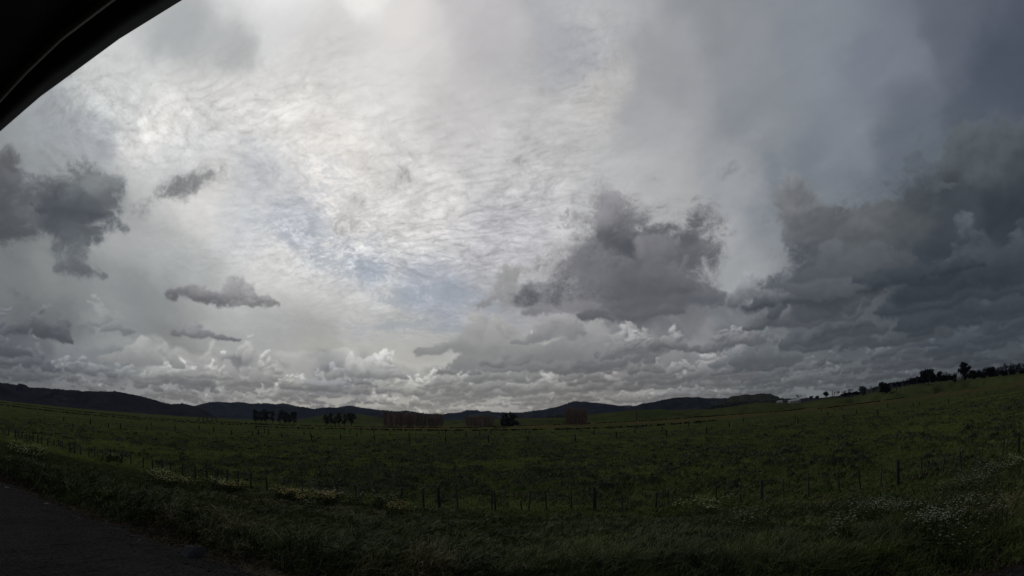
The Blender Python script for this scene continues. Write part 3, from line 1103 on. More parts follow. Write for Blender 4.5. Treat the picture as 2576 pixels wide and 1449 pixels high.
# --- far paddock fences: short dark posts
M_FPOST = simple('dark_post', (0.012, 0.011, 0.010), (0.008, 0.008, 0.007), 9, 0.9, 0.1)
ROWS = {
    'nearest of the far fences, short dark posts crossing the middle of the paddock': [(Z2, [(120, 602), (405, 620), (690, 632), (972, 645), (1300, 655), (1638, 665), (1988, 670), (2402, 670)]), (Z3, [(464, 660), (920, 652), (1317, 632), (1800, 606), (2190, 583)]), (Z4, [(393, 742), (832, 706), (1165, 660), (1507, 585), (1850, 545), (2210, 480)]), (Z1, [(1165, 800), (1420, 815), (1690, 805), (2065, 835), (2235, 852), (2495, 855)])],
    'second far fence, small dark posts between the tussocks and the sedge strip': [(Z2, [(180, 598), (678, 600), (1128, 611), (1632, 613), (2183, 617)]), (Z3, [(477, 592), (1102, 600), (1500, 585)]), (Z4, [(367, 711), (680, 670), (960, 646), (1262, 585), (1570, 570)]), (Z1, [(615, 722), (875, 758), (1048, 785), (1460, 768), (1925, 790)])],
    'farthest fence, tiny posts along the edge of the brown sedge strip': [(Z2, [(155, 545), (237, 578), (276, 582), (618, 600), (1063, 585), (1170, 588), (1293, 584), (1450, 598), (1922, 586), (1985, 586), (2083, 586), (2317, 598)]), (Z3, [(105, 580), (440, 578), (848, 566), (975, 566), (1270, 546), (1495, 541), (1518, 541), (1760, 556), (2013, 512), (2125, 493), (2410, 512), (2545, 467)]), (Z4, [(620, 628), (740, 610), (800, 606), (822, 625)])],
}
for lab, segs in ROWS.items():
    PP = []
    for (ox, oy), L in segs:
        for x, y in L:
            p = ghit(ox + x * .2604, oy + y * .2604)
            if p.length < 420:
                PP.append(p)
    root = thing('paddock_fence', PP[0], lab, 'fence', 'fences across the paddock')
    for i, p in enumerate(PP):
        h = random.Random(i * 7 + len(PP)).uniform(1.0, 1.5)
        MB().bar(p - PP[0] - Vector((0, 0, .2)), p - PP[0] + Vector((0, 0, h)), 0.10 + p.length * 0.0002, 0.09 + p.length * 0.0002, 6).build('post', M_FPOST, root)

# --- rush lined drains across the paddock
M_RUSH = simple('rushes', (0.030, 0.032, 0.018), (0.012, 0.013, 0.009), 2, 1.0, 0.0)
STRIPS = [
    ([(1207, 1074.5), (1440, 1067.5), (1560, 1062.5), (1700, 1055), (1800, 1047)], 'dark rushes along the drain behind the square poplar block'),
    ([(1744, 1050), (1822, 1046), (1900, 1040), (1994, 1033), (2147, 1011), (2330, 984), (2576, 949)], 'upper of two rush lined drains running to the right edge'),
    ([(2060, 1030), (2147, 1019), (2330, 993), (2576, 956)], 'lower of two rush lined drains running to the right edge'),
    ([(0, 1012.5), (182, 1034), (365, 1052), (500, 1061), (671, 1067.5)], 'upper rush line on the left below the big hill'),
    ([(0, 1019), (104, 1032), (234, 1046), (420, 1060), (600, 1070)], 'lower rush line on the left below the big hill'),
    ([(604, 1067.5), (800, 1072.5), (968, 1075.5), (1274, 1076.5)], 'rush line running under the pines and the long poplar block'),
    ([(640, 1075), (850, 1080), (1100, 1084), (1400, 1082), (1600, 1075), (1800, 1060)], 'thin broken rush line nearest of those in the middle'),
]
for k, (L, lab) in enumerate(STRIPS):
    rs = random.Random(70 + k)
    mb = MB()
    for (x0, y0), (x1, y1) in zip(L, L[1:]):
        a, b = hit(x0, y0, FIELD), hit(x1, y1, FIELD)
        n_ = int((b - a).length / .9)
        for i in range(n_):
            f = (i + rs.random()) / n_
            if mnoise.noise(Vector((x0 * .01 + f * 9, k, 0))) < -.18:
                continue
            p = a.lerp(b, f) + Vector((rs.gauss(0, .5), rs.gauss(0, 1.2), 0))
            p.z = FIELD - .1
            for _ in range(3):
                q = p + Vector((rs.gauss(0, .5), rs.gauss(0, .4), 0))
                w_ = Vector((rs.uniform(.25, .6), rs.uniform(-.3, .3), 0))
                hh_ = rs.uniform(.35, .95)
                mb.quad(q - w_, q + w_, q + w_ * .5 + Vector((0, 0, hh_)), q - w_ * .6 + Vector((0, 0, hh_ * .9)))
    mb.build('rushes', M_RUSH, None, kind='stuff', label=lab, category='rushes')

# --- trees


def leaf_mat(name, c1, c2, s=1.2):
    def f(g, b):
        p = objpos(g)
        return g.mix(g.mr(g.noise(p, s, 3, 0.6), 0.35, 0.65), c1, c2)
    return mat_new(name, f, 0.85, 0.1)


M_PINE = leaf_mat('pine_needles', (0.042, 0.050, 0.042), (0.115, 0.126, 0.104), .5)
M_LEAF = leaf_mat('dark_leaves', (0.010, 0.012, 0.010), (0.028, 0.030, 0.022), .6)
M_OLIVE = leaf_mat('grey_leaves', (0.040, 0.050, 0.042), (0.115, 0.130, 0.110), .5)
M_TWIG = leaf_mat('bare_twigs', (0.185, 0.138, 0.114), (0.26, 0.198, 0.165), .8)
M_TWIG2 = leaf_mat('grey_twigs', (0.024, 0.021, 0.021), (0.044, 0.038, 0.036), .8)
M_BARK = leaf_mat('bark', (0.014, 0.012, 0.010), (0.030, 0.026, 0.022), 2.0)


def crown_mesh(rs, lobes, n, size, aspect=0.6):
    """leaf clumps spread through a set of ellipsoid lobes (centre, radii)"""
    mb = MB()
    vol = [r.x * r.y * r.z for c, r in lobes]
    tot = sum(vol)
    for (c, r), v in zip(lobes, vol):
        for _ in range(int(n * v / tot) + 6):
            d = Vector((rs.gauss(0, 1), rs.gauss(0, 1), rs.gauss(0, 1))).normalized() * rs.uniform(0.35, 1.05)
            p = c + Vector((d.x * r.x, d.y * r.y, d.z * r.z))
            a = Vector((rs.gauss(0, 1), rs.gauss(0, 1), rs.gauss(0, .6))).normalized()
            b = a.orthogonal().normalized()
            b = (b * math.cos(rs.random() * 6.28) + a.cross(b) * math.sin(rs.random() * 6.28)) * size * rs.uniform(.6, 1.3)
            a = a * size * rs.uniform(.5, 1.1) * aspect
            mb.quad(p - a - b * .5, p + a * .3 - b, p + a + b * .4, p - a * .4 + b)
    return mb


def make_tree(name, base, h, w, kind, label, cat='tree', group=None, seed=0):
    rs = random.Random(seed * 101 + 7)
    root = thing(name, base, label, cat, group)
    tk = MB()
    if kind in ('poplar', 'bare'):
        mt = M_TWIG if kind == 'poplar' else M_TWIG2
        tk.bar((0, 0, -.3), (rs.uniform(-.1, .1), 0, h * .55), h * .009 + .03, h * .006, 5, False)
        tk.bar((0, 0, h * .5), (0, 0, h * .93), h * .006, h * .002, 4)
        tw = MB()
        if kind == 'poplar':
            for _ in range(330):
                z = h * rs.uniform(.04, .85)
                a = rs.uniform(0, 6.28)
                L = h * rs.uniform(.10, .30)
                o = w * .5 * rs.uniform(.1, 1.0)
                p = Vector((rs.uniform(-.1, .1), rs.uniform(-.1, .1), z))
                e = Vector((math.cos(a) * o, math.sin(a) * o, min(h * rs.uniform(.88, 1.06), z + L)))
                r = .022 + h * .0024
                s = Vector((rs.gauss(0, 1), rs.gauss(0, 1), 0)).normalized() * r
                m_ = (p + e) / 2 + Vector((math.cos(a) * o * .25, math.sin(a) * o * .25, -L * .1))
                tw.quad(p - s, p + s, m_ + s, m_ - s)
                tw.tri(m_ - s, m_ + s, e)
        else:
            def grow(p, d, L, r, lev):
                q = p + d * L
                s = d.orthogonal().normalized() * r
                s = Matrix.Rotation(rs.uniform(0, 6.28), 3, d) @ s
                tw.quad(p - s, p + s, q + s * .6, q - s * .6)
                s2 = d.cross(s)
                tw.quad(p - s2, p + s2, q + s2 * .6, q - s2 * .6)
                if lev == 0:
                    return
                for _ in range(4 if lev > 1 else 5):
                    nd = (d + Vector((rs.gauss(0, .5), rs.gauss(0, .5), rs.gauss(.12, .32)))).normalized()
                    grow(p + d * L * rs.uniform(.45, 1), nd, L * rs.uniform(.55, .8), r * .6, lev - 1)
            for _ in range(5):
                a = rs.uniform(0, 6.28)
                sp = w / h
                d = Vector((math.cos(a) * sp, math.sin(a) * sp, 1)).normalized()
                grow(Vector((0, 0, h * rs.uniform(.18, .4))), d, h * .30, h * .013 + .02, 3)
        tk.build('trunk', mt, root)
        tw.build('crown', mt, root)
        return root
    mt = {'pine': M_PINE, 'round': M_LEAF, 'spread': M_LEAF, 'gum': M_OLIVE, 'conifer': M_PINE}[kind]
    lobes = []
    trunk_h = h * {'pine': .45, 'round': .3, 'spread': .4, 'gum': .25, 'conifer': .15}[kind]
    tk.bar((0, 0, -.4), (rs.uniform(-.02, .02) * h, 0, trunk_h), h * .025, h * .018, 7, False)
    tk.bar((0, 0, trunk_h * .95), (rs.uniform(-.04, .04) * h, 0, h * .85), h * .017, h * .005, 5)
    W = w / 2
    if kind == 'conifer':
        for k in range(9):
            z = h * (.1 + .1 * k)
            r = W * (1.05 - k * .11)
            lobes.append((Vector((rs.uniform(-.1, .1) * W, rs.uniform(-.1, .1) * W, z)), Vector((r, r, h * .07))))
    elif kind == 'round':
        for k in range(14):
            a = rs.uniform(0, 6.28)
            q = rs.uniform(.2, .62)
            z = rs.uniform(.22, .85)
            sq = math.sqrt(max(.05, 1 - ((z - .5) / .55) ** 2))
            lobes.append((Vector((math.cos(a) * W * q * sq, math.sin(a) * W * q * sq, h * z)), Vector((W * .36, W * .36, h * .14)) * rs.uniform(.8, 1.25)))
    elif kind == 'gum':
        for k in range(34):
            a = rs.uniform(0, 6.28)
            q = rs.uniform(.15, .88)
            z = rs.uniform(.15, 1.0) * (1.12 - .5 * q)
            lobes.append((Vector((math.cos(a) * W * q, math.sin(a) * W * q, h * z)), Vector((W * .19, W * .19, h * .11)) * rs.uniform(.6, 1.2)))
    else:
        for k in range(20 if kind == 'pine' else 15):
            a = rs.uniform(0, 6.28)
            lo_ = .26 if kind == 'pine' else .42
            z = rs.uniform(lo_, .93)
            q = rs.uniform(.25, .85) * (1.1 - abs(z - .6))
            c = Vector((math.cos(a) * W * q, math.sin(a) * W * q, h * z))
            lobes.append((c, Vector((W * .46, W * .46, h * .12)) * rs.uniform(.7, 1.3)))
            tk.bar((0, 0, h * (z - .16)), c, h * .008, h * .003, 4, False)
        lobes.append((Vector((0, 0, h * .92)), Vector((W * .3, W * .3, h * .07))))
    n = 1000
    cm = crown_mesh(rs, lobes, n, max(.16 * W, h * .022))
    tk.build('trunk', M_BARK, root)
    cm.build('crown', mt, root)
    return root


def tree_px(name, x, yt, yb, w, kind, label, group=None, seed=0, D=None, cat='tree'):
    base = ghit(x, yb) if D is None else at_dist(x, yb, D)
    d = math.hypot(base.x, base.y)
    h = d * (math.tan(azel(x, yt)[1]) - math.tan(azel(x, yb)[1]))
    return make_tree(name, base, h, w / F * d, kind, label, cat, group, seed)


P1 = [(644, 1029, 1066, 20, 'leftmost pine of the left clump, separate airy top'), (656, 1034, 1066, 14, 'short pine second from the left end of the left clump'), (669, 1029, 1066, 23, 'broad flat topped pine near the left end of the left clump'),
      (686, 1032, 1066, 13, 'slim pine in the middle gap of the left clump'), (705, 1028.3, 1067, 17, 'tallest pine in the right half of the left clump'), (717, 1034, 1067, 18, 'dense pine right of the tallest one in the left clump'), (728, 1042, 1067, 15, 'low pine filling the right side of the left clump'),
      (739, 1034.5, 1068, 19, 'rightmost pine of the left clump, rounded top')]
for i, (x, a, b, w, l) in enumerate(P1):
    tree_px('pine_tree', x, a, b, w, 'pine', l, 'pines of the left clump', i + 1)
P2 = [(821, 1040, 1071, 17, 'leftmost pine of the right clump, leaning low crown'), (833, 1037, 1071, 14, 'narrow pine second from the left in the right clump'), (844, 1046, 1071, 12, 'shortest pine inside the right clump'), (853, 1038.3, 1072, 18, 'wide flat topped pine at the centre of the right clump'),
      (867, 1041, 1072, 14, 'dark pine right of centre in the right clump'), (884, 1038.3, 1072, 22, 'rightmost and broadest pine of the right clump')]
for i, (x, a, b, w, l) in enumerate(P2):
    tree_px('pine_tree', x, a, b, w, 'pine', l, 'pines of the right clump', i + 21)

rs_ = random.Random(4)


def poplar_row(x0, x1, top0, top1, yb, step, label, group, s0, rows=2, wpx=9):
    x, i = x0, 0
    while x <= x1:
        f = (x - x0) / (x1 - x0)
        for r in range(rows):
            tree_px('bare_poplar', x + rs_.uniform(-.5, .5) * step + r * step / rows, top0 + (top1 - top0) * f + rs_.uniform(-6, 4), yb - r * 0.9, wpx, 'poplar', label, group, s0 + i)
            i += 1
        x += step


poplar_row(970, 1114, 1037, 1042, 1075.5, 8.5, 'bare brown poplar in the long block left of centre', 'poplars of the long block', 100, 3, 24)
poplar_row(1175, 1232, 1049, 1046, 1074.5, 7, 'bare brown poplar in the short block left of the spreading tree', 'poplars of the short block', 200, 3, 22)
poplar_row(1426, 1468, 1028, 1030, 1069.8, 6, 'bare brown poplar in the tall square block right of centre', 'poplars of the square block', 300, 4, 18)
tree_px('spreading_tree', 1281, 1040, 1072.5, 52, 'gum', 'broad grey green tree with a domed crown standing alone near the centre', None, 40)
tree_px('bare_sapling', 1602, 1033, 1061, 8, 'poplar', 'single thin bare sapling on the green slope right of centre', None, 41)
for i in range(5):
    tree_px('bare_poplar', 500 + i * 11, 1048, 1062, 9, 'poplar', 'faint bare poplar in the thin row left of the pine clumps', 'poplars of the thin row', 60 + i)

TL = [(2009, 990, 1006.5, 20, 'bare', 'bare tree with an open fan of branches standing over the white house'), (2041, 996.5, 1003.5, 13, 'round', 'small dark bush left of the row on the ridge'), (2055, 995.5, 1002, 12, 'round', 'second small dark bush on the ridge beside the first'),
      (2078, 984.5, 999, 19, 'round', 'round dark tree between the small bushes and the slim poplars'), (2094.5, 982, 997.5, 3, 'poplar', 'slim bare poplar, left of two on the ridge'), (2099.5, 984, 997, 3, 'poplar', 'slim bare poplar, right of two on the ridge'),
      (2108, 978.5, 996, 14, 'bare', 'bare tree just right of the two slim poplars'), (2125, 979, 995.5, 15, 'bare', 'bare rounded tree over the dark hedge on the ridge'), (2140, 974.5, 995, 17, 'bare', 'tall bare tree left of the dark feathery one'),
      (2171, 967.5, 995.5, 22, 'gum', 'dark feathery tree standing clear on the slope'), (2199, 965.5, 993, 22, 'bare', 'bare branching tree against the big dark dome'), (2226, 959.5, 995, 42, 'round', 'big dark dome shaped tree on the right slope'),
      (2311, 945.5, 965, 20, 'round', 'dark tree at the left foot of the large flat topped tree'), (2336, 930, 966, 40, 'spread', 'largest flat topped dark tree of the right treeline'), (2367, 932, 965, 22, 'round', 'rounded dark tree right of the large flat topped one'),
      (2402, 934.5, 962, 12, 'conifer', 'small pointed conifer on the right treeline'), (2429, 913, 957, 36, 'spread', 'tall windswept tree rising above the right treeline'), (2452, 930, 956, 26, 'round', 'round dark tree right of the windswept one'),
      (2494, 918.5, 953, 30, 'round', 'broad brown dark tree far right in the line')]
for i, (x, a, b, w, k, l) in enumerate(TL):
    tree_px({'bare': 'bare_tree', 'poplar': 'bare_poplar', 'conifer': 'conifer'}.get(k, 'dark_tree'), x, a, b, w, k, l, 'trees along the right ridge', 400 + i, D=690)
for i in range(5):
    tree_px('bare_tree', 2256 + i * 10.5, 955 - i * 2.2 + rs_.uniform(-2, 2), 990 - i * 3.2, 12, 'bare', 'bare tree in the thin row between the dome and the flat topped tree', 'bare trees of the thin row', 450 + i, D=640)
for i in range(4):
    tree_px('bare_tree', 2379 + i * 8.5, 936 + rs_.uniform(-2, 2), 965, 11, 'bare', 'bare tree behind the pointed conifer', 'bare trees behind the conifer', 460 + i, D=690)
for i in range(17):
    x = 2440 + i * 9.2
    tree_px('bare_tree', x, 930 - i * 1.55 + rs_.uniform(-3, 3), 962 - i * 1.4, 12, 'bare', 'bare tree of the close set row running to the right edge', 'bare trees at the right edge', 470 + i, D=670)
for i in range(12):
    x = 2300 + i * 25
    tree_px('hedge_bush', x, 950 - i * 2.1 + rs_.uniform(-2, 3), 967 - i * 2.1, 30, 'round', 'low dark bush in the understory of the right treeline', 'bushes under the right treeline', 500 + i, D=700, cat='bush')
for i in range(5):
    tree_px('hedge_bush', 2120 + i * 9, 988 - i * 1.0, 997 - i * .6, 16, 'round', 'low dark hedge bush under the bare trees on the ridge', 'hedge on the ridge', 520 + i, D=700, cat='bush')


# dark woods on the hills, far off
def wood(name, pts, D, hpx, seed):
    rs = random.Random(seed)
    mb = MB()
    for x0, y0 in pts:
        base = at_dist(x0, y0, D + rs.uniform(-20, 20))
        h = hpx / F * D * rs.uniform(.7, 1.1)
        for _ in range(26):
            p = base + Vector((rs.gauss(0, h * .32), rs.gauss(0, h * .32), h * rs.uniform(.05, .95)))
            a = Vector((rs.gauss(0, 1), rs.gauss(0, 1), rs.gauss(0, 1))).normalized() * h * .2
            b = a.orthogonal().normalized() * h * .2
            mb.quad(p - a, p - b, p + a, p + b)
    mb.build(name, M_PINE, None, kind='stuff', label='dark far off wood covering part of the hillside', category='wood')


wood('distant_wood', [(1378 + i * 1.6, 1051.5) for i in range(6)] + [(1388 + i * 1.5, 1051) for i in range(24)] + [(1400 + i * 1.2, 1047) for i in range(16)], 1150, 6, 1)
wood('distant_wood', [(1786 + i * 1.7, 1029.5 - i * .30) for i in range(52)] + [(1792 + i * 1.7, 1025 - i * .27) for i in range(46)], 800, 7, 2)
wood('distant_wood', [(1774 + i * 1.5, 1028.5) for i in range(10)], 850, 4, 3)
wood('distant_wood', [(1845 + i * 1.8, 1016 - i * .10) for i in range(62)], 790, 6, 4)

# --- farmhouse, shed, roof among the trees, masts
M_WALL = simple('white_paint', (0.80, 0.80, 0.78), (0.72, 0.72, 0.70), 2, 0.6, 0.3)
M_ROOF = simple('pale_roof', (0.40, 0.41, 0.43), (0.34, 0.35, 0.37), 2, 0.5, 0.3)
M_GLASS = simple('dark_glass', (0.01, 0.01, 0.012), (0.008, 0.008, 0.01), 2, 0.2, 0.5)


def house(x, y, D, L, Wd, Hh, label, name='farmhouse', wins=4):
    base = at_dist(x, y, D)
    a = math.atan2(base.x, base.y)
    root = thing(name, base, label, 'house', rz=-a + .15)
    MB().box((0, 0, Hh / 2 - .4), L, Wd, Hh + .8).build('wall', M_WALL, root)
    mb = MB()
    o, t = .6, Hh * .55
    A_ = [(-L / 2 - o, -Wd / 2 - o, Hh), (L / 2 + o, -Wd / 2 - o, Hh), (L / 2 + o, Wd / 2 + o, Hh), (-L / 2 - o, Wd / 2 + o, Hh)]
    r0, r1 = (-L / 2 + Wd * .35, 0, Hh + t), (L / 2 - Wd * .35, 0, Hh + t)
    mb.quad(A_[0], A_[1], r1, r0)
    mb.quad(A_[2], A_[3], r0, r1)
    mb.tri(A_[1], A_[2], r1)
    mb.tri(A_[3], A_[0], r0)
    mb.quad(A_[3], A_[2], A_[1], A_[0])
    mb.build('roof', M_ROOF, root)
    for i in range(wins):
        xx = -L / 2 + L * (i + .5) / wins
        MB().box((xx, -Wd / 2 - .03, Hh * .52), L / wins * .5, .06, Hh * .42).build('window', M_GLASS, root)
    return root


house(2000, 1013.5, 735, 12.5, 7, 2.9, 'white farmhouse with a low hipped roof on the crest of the green rise')
house(1987, 1013.0, 742, 4, 4, 2.2, 'small white shed close to the left end of the farmhouse', 'shed', 1)
house(1962, 1013.5, 742, 7, 4, 1.8, 'low pale shed beside the dark wood, apart from the farmhouse', 'shed', 2)
house(2415, 953, 690, 7, 5, 2.4, 'pale roofed house half hidden in the trees of the right ridge', 'farmhouse', 2)

M_STEEL = simple('dark_steel', (0.02, 0.02, 0.022), (0.015, 0.015, 0.016), 2, 0.6, 0.3)


def mast(x, yt, yb, D, label):
    base = at_dist(x, yb + 1.5, D)
    h = at_dist(x, yt, D).z - base.z
    root = thing('lattice_mast', base, label, 'mast')
    mb = MB()
    w = h * .075
    for sx, sy in ((1, 1), (1, -1), (-1, -1), (-1, 1)):
        MB().bar((sx * w, sy * w, 0), (sx * w * .12, sy * w * .12, h), .14, .10, 4).build('leg', M_STEEL, root)
    for k in range(9):
        z0, z1 = h * k / 9, h * (k + 1) / 9
        a, b = w * (1 - .88 * k / 9), w * (1 - .88 * (k + 1) / 9)
        C_ = [(1, 1), (1, -1), (-1, -1), (-1, 1)]
        for (p, q), (r, s) in zip(C_, C_[1:] + C_[:1]):
            mb.bar((p * a, q * a, z0), (r * b, s * b, z1), .06, .06, 3, False)
    mb.build('bracing', M_STEEL, root)
    mb = MB()
    for z in (.8, .92):
        mb.bar((-w * 1.5, 0, h * z), (w * 1.5, 0, h * z), .12, .12, 4)
    mb.build('cross_arm', M_STEEL, root)


mast(1232.8, 1029, 1036, 3500, 'thin mast on the far range left of the spreading tree')
mast(1796.8, 995.5, 1002.5, 2800, 'left of the two masts on the hill right of centre')
mast(1862.9, 987.5, 994.5, 1690, 'right of the two masts, taller, at the top of the dark hill')
mast(2028, 990.5, 1002.5, 1650, 'mast standing between the bare tree and the first ridge bush')

# --- stones along the gravel edge
M_STONE = simple('grey_stone', (0.062, 0.063, 0.065), (0.030, 0.030, 0.031), 5, 0.8, 0.25, 0.02)
M_OCHRE = simple('ochre_stone', (0.070, 0.052, 0.026), (0.034, 0.025, 0.014), 9, 0.85, 0.2, 0.02)
M_PALE = simple('pale_stone', (0.20, 0.20, 0.19), (0.09, 0.09, 0.085), 9, 0.8, 0.25, 0.01)


def rock(name, x, y, wpx, hf, df, mt, label, seed, cat='rock', sink=.25, peak=0.0, group=None):
    base = ghit(x, y, 0)
    if name == 'boulder':
        base = hit(x, y, 0.0)
    elif edge_u(base.x, base.y) < 0.3:
        base = hit(x, y, 0.01)
    d = base.length
    w = wpx / F * d / 2
    bm = bmesh.new()
    bmesh.ops.create_icosphere(bm, subdivisions=4, radius=1)
    for v in bm.verts:
        c = v.co.copy()
        n = mnoise.fractal(c * 1.3 + Vector((seed, 0, 0)), 1, 2, 4) * .28
        r = 1 + n
        # broken facets
        for k in range(5):
            nn = Vector((math.sin(seed + k * 2.1), math.cos(seed * 1.7 + k * 1.3), .5 + .5 * math.sin(k + seed))).normalized()
            q = c.dot(nn) * r
            if q > .55:
                r *= 1 - (q - .55) * .95 / (q + .01)
        v.co = c * r
        v.co.x *= w
        v.co.y *= w * df
        v.co.z *= w * hf
        v.co.z += peak * w * max(0, -v.co.x / w) * max(0, c.z)
        v.co.z += w * hf * (1 - sink * 2) * .5
    me = bpy.data.meshes.new(name)
    bm.to_mesh(me)
    bm.free()
    o = link(name, me, mt, label=label, category=cat)
    a = math.atan2(base.x, base.y)
    o.location = base
    o.rotation_euler = (0, 0, -a)
    if group:
        o['group'] = group
    return o


rock('boulder', 489, 1400, 80, .66, .7, M_STONE, 'grey angular boulder half sunk where the gravel meets the ditch', 3, 'boulder', peak=.35)
rock('stone', 334, 1352, 24, .45, .6, M_OCHRE, 'yellow brown stone on the gravel edge left of the grey boulder', 5)
rock('stone', 355, 1360, 17, .4, .7, M_STONE, 'flat grey stone touching the yellow brown one', 7)
for i, (x, y, w, l) in enumerate([(17, 1227, 18, 'long white stone farthest up the gravel edge'), (117, 1268, 20, 'long white stone, biggest of the pale ones on the gravel edge'), (112, 1279, 9, 'small white chip just below the biggest pale stone'), (277, 1331, 9, 'small pale stone midway along the gravel edge'), (200, 1303, 10, 'pale pebble between the long white stone and the small pale one')]):
    rock('pale_stone', x, y, w, .22, .35, M_PALE, l, 11 + i, 'stone')
base = ghit(1257, 1237)
for k, dx in enumerate((-.10, .12)):
    o = rock('white_litter', 1256 + k * 4, 1236.5, 5, .6, .8, M_PALE, ['left of two small white scraps lying in the paddock grass', 'right of two small white scraps lying in the paddock grass'][k], 30 + k, 'litter', sink=0)
    o.location.z += .12

# crumbs of stone along the edge of the road
n = 5200
s_ = RNG.uniform(-3, 27, n)
u_ = np.clip(RNG.normal(-0.02, 0.26, n), -1.6, 0.75)
brown = (RNG.rand(n) < np.clip(0.15 + 0.6 * sstep(8, 14, s_), 0, .7)) & (u_ > -0.5)
ue = u_ + edge_c(s_)
cx, cy = EP.x + ET.x * s_ + EN.x * ue, EP.y + ET.y * s_ + EN.y * ue
cz = np.maximum(ground_z(cx, cy)[0], np.where(u_ < 0.1, 0.012, -9))
r_ = RNG.uniform(.008, .022, n) * (1 + .6 * (RNG.rand(n) > .93))
octa = np.array([(1, 0, 0), (0, 1, 0), (-1, 0, 0), (0, -1, 0), (0, 0, .8), (0, 0, -.6)])
V = octa[None] * r_[:, None, None] * RNG.uniform(.55, 1.3, (n, 6, 1)) + np.stack([cx, cy, cz + r_ * .3], -1)[:, None]
f3 = np.array([(0, 1, 4), (1, 2, 4), (2, 3, 4), (3, 0, 4), (1, 0, 5), (2, 1, 5), (3, 2, 5), (0, 3, 5)])
F3_ = (np.arange(n) * 6)[:, None, None] + f3[None]


def crumb_mat(g, b):
    t = attr(g, 'tint')
    c = g.mix(g.noise(pos(g), 30, 2), (0.008, 0.008, 0.008), (0.050, 0.049, 0.047))
    return g.mix(t, c, g.mix(g.noise(pos(g), 25, 2), (0.018, 0.011, 0.007), (0.070, 0.042, 0.026)))


link('loose_stones', mesh_np('loose_stones', V, None, F3_, attrs={'tint': np.repeat(brown.astype(float), 6)}), mat_new('crumbs', crumb_mat, .9, .15),
     kind='stuff', label='loose grey and rusty brown stones strewn along the edge of the gravel', category='gravel')
# ------------------------------------------------------------------ grass


def blade_mat(name, dark, light, dry, gloss=0.10, hue1=(0.060, 0.082, 0.016), hue2=(0.070, 0.048, 0.026)):
    def f(g, b):
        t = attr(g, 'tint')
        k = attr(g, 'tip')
        c = g.mix(g.mr(t, 0.0, 0.85, smooth=False), dark, light)
        pp = pos(g)
        c = g.mix(g.m('MULTIPLY', g.mr(g.noise(pp, 0.55, 4, 0.6), 0.56, 0.66), 0.55), c, hue1)
        c = g.mix(g.m('MULTIPLY', g.mr(g.noise(g.v('ADD', pp, (31, 7, 3)), 0.8, 4, 0.65), 0.62, 0.70), 0.6), c, hue2)
        c = g.mix(g.mr(t, 0.90, 0.97), c, dry)
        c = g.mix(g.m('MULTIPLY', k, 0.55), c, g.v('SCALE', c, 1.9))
        return c
    return mat_new(name, f, 0.75, gloss)


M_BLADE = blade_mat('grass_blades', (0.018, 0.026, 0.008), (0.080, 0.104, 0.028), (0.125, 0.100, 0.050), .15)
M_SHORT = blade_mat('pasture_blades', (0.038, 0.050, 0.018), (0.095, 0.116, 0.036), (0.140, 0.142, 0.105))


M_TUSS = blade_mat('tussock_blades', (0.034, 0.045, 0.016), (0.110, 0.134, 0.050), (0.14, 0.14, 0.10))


def blades(name, P, h, w, lean, az, tint, mt, label, cat='grass', seg=3):
    """one mesh of curved blades; arrays of base point, height, width, lean and its direction"""
    n = len(P)
    ld = np.stack([np.cos(az), np.sin(az), np.zeros(n)], -1)
    wa = RNG.uniform(0, math.pi, n)
    wd = np.stack([np.cos(wa), np.sin(wa), np.zeros(n)], -1)
    rows = []
    tips = []
    for k in range(seg + 1):
        f = k / seg
        c = P + ld * (lean * h * f ** 1.8)[:, None] + np.stack([np.zeros(n), np.zeros(n), h * (f - 0.30 * lean * f ** 2.5)], -1)
        if k < seg:
            ww = w * (1 - 0.55 * f)
            rows += [c - wd * ww[:, None] / 2, c + wd * ww[:, None] / 2]
            tips += [f, f]
        else:
            rows.append(c)
            tips.append(1.0)
    m_ = 2 * seg + 1
    V = np.stack(rows, 1)
    b = (np.arange(n) * m_)[:, None]
    q = np.concatenate([b + np.array([[2 * k, 2 * k + 1, 2 * k + 3, 2 * k + 2]]) for k in range(seg - 1)], 0)
    t = b + np.array([[2 * seg - 2, 2 * seg - 1, 2 * seg]])
    me = mesh_np(name, V, q, t, attrs={'tint': np.repeat(tint, m_), 'tip': np.tile(np.array(tips), n)})
    return link(name, me, mt, kind='stuff', label=label, category=cat)


def scatter(n, r0, r1, power=1.0):
    a = np.radians(RNG.uniform(-57, 57, n))
    r = r0 * (r1 / r0) ** (RNG.rand(n) ** power)
    return r * np.sin(a), r * np.cos(a), r


WIND = 0.15
# rank verge grass in tufts
nt = 30000
tx, ty, tr = scatter(nt, 6.5, 38)
z_, t1_, t2_, u_ = ground_z(tx, ty)
clump = look(_TX['b2'], tx / 9, ty / 9) + 0.5 * look(_TX['s'], tx / 16, ty / 16)
keep = (u_ > 1.7) & (u_ < 27) & ((RNG.rand(nt) < 0.55 + 0.3 * clump) | (u_ < 3.6))
tx, ty, tr, u_, clump = tx[keep], ty[keep], tr[keep], u_[keep], clump[keep]
per = 13
tuft_h = RNG.uniform(.6, 1.35, len(tx))
tuft_t = RNG.normal(0, .12, len(tx))
tuft_a = RNG.normal(0, 1.1, len(tx))
P = np.repeat(np.stack([tx, ty], -1), per, 0)
sp = np.repeat(0.035 + 0.003 * tr, per)
off_ = RNG.normal(0, 1, P.shape) * sp[:, None] * 1.3
P = P + off_
rr = np.repeat(tr, per)
uu = edge_u(P[:, 0], P[:, 1])
k = uu > 1.55
P, rr, uu, off_ = P[k], rr[k], uu[k], off_[k]
cl = np.repeat(clump, per)[k]
th = np.repeat(tuft_h, per)[k]
ta = np.repeat(tuft_a, per)[k]
tt_ = np.repeat(tuft_t, per)[k]
zz_ = ground_z(P[:, 0], P[:, 1])[0]
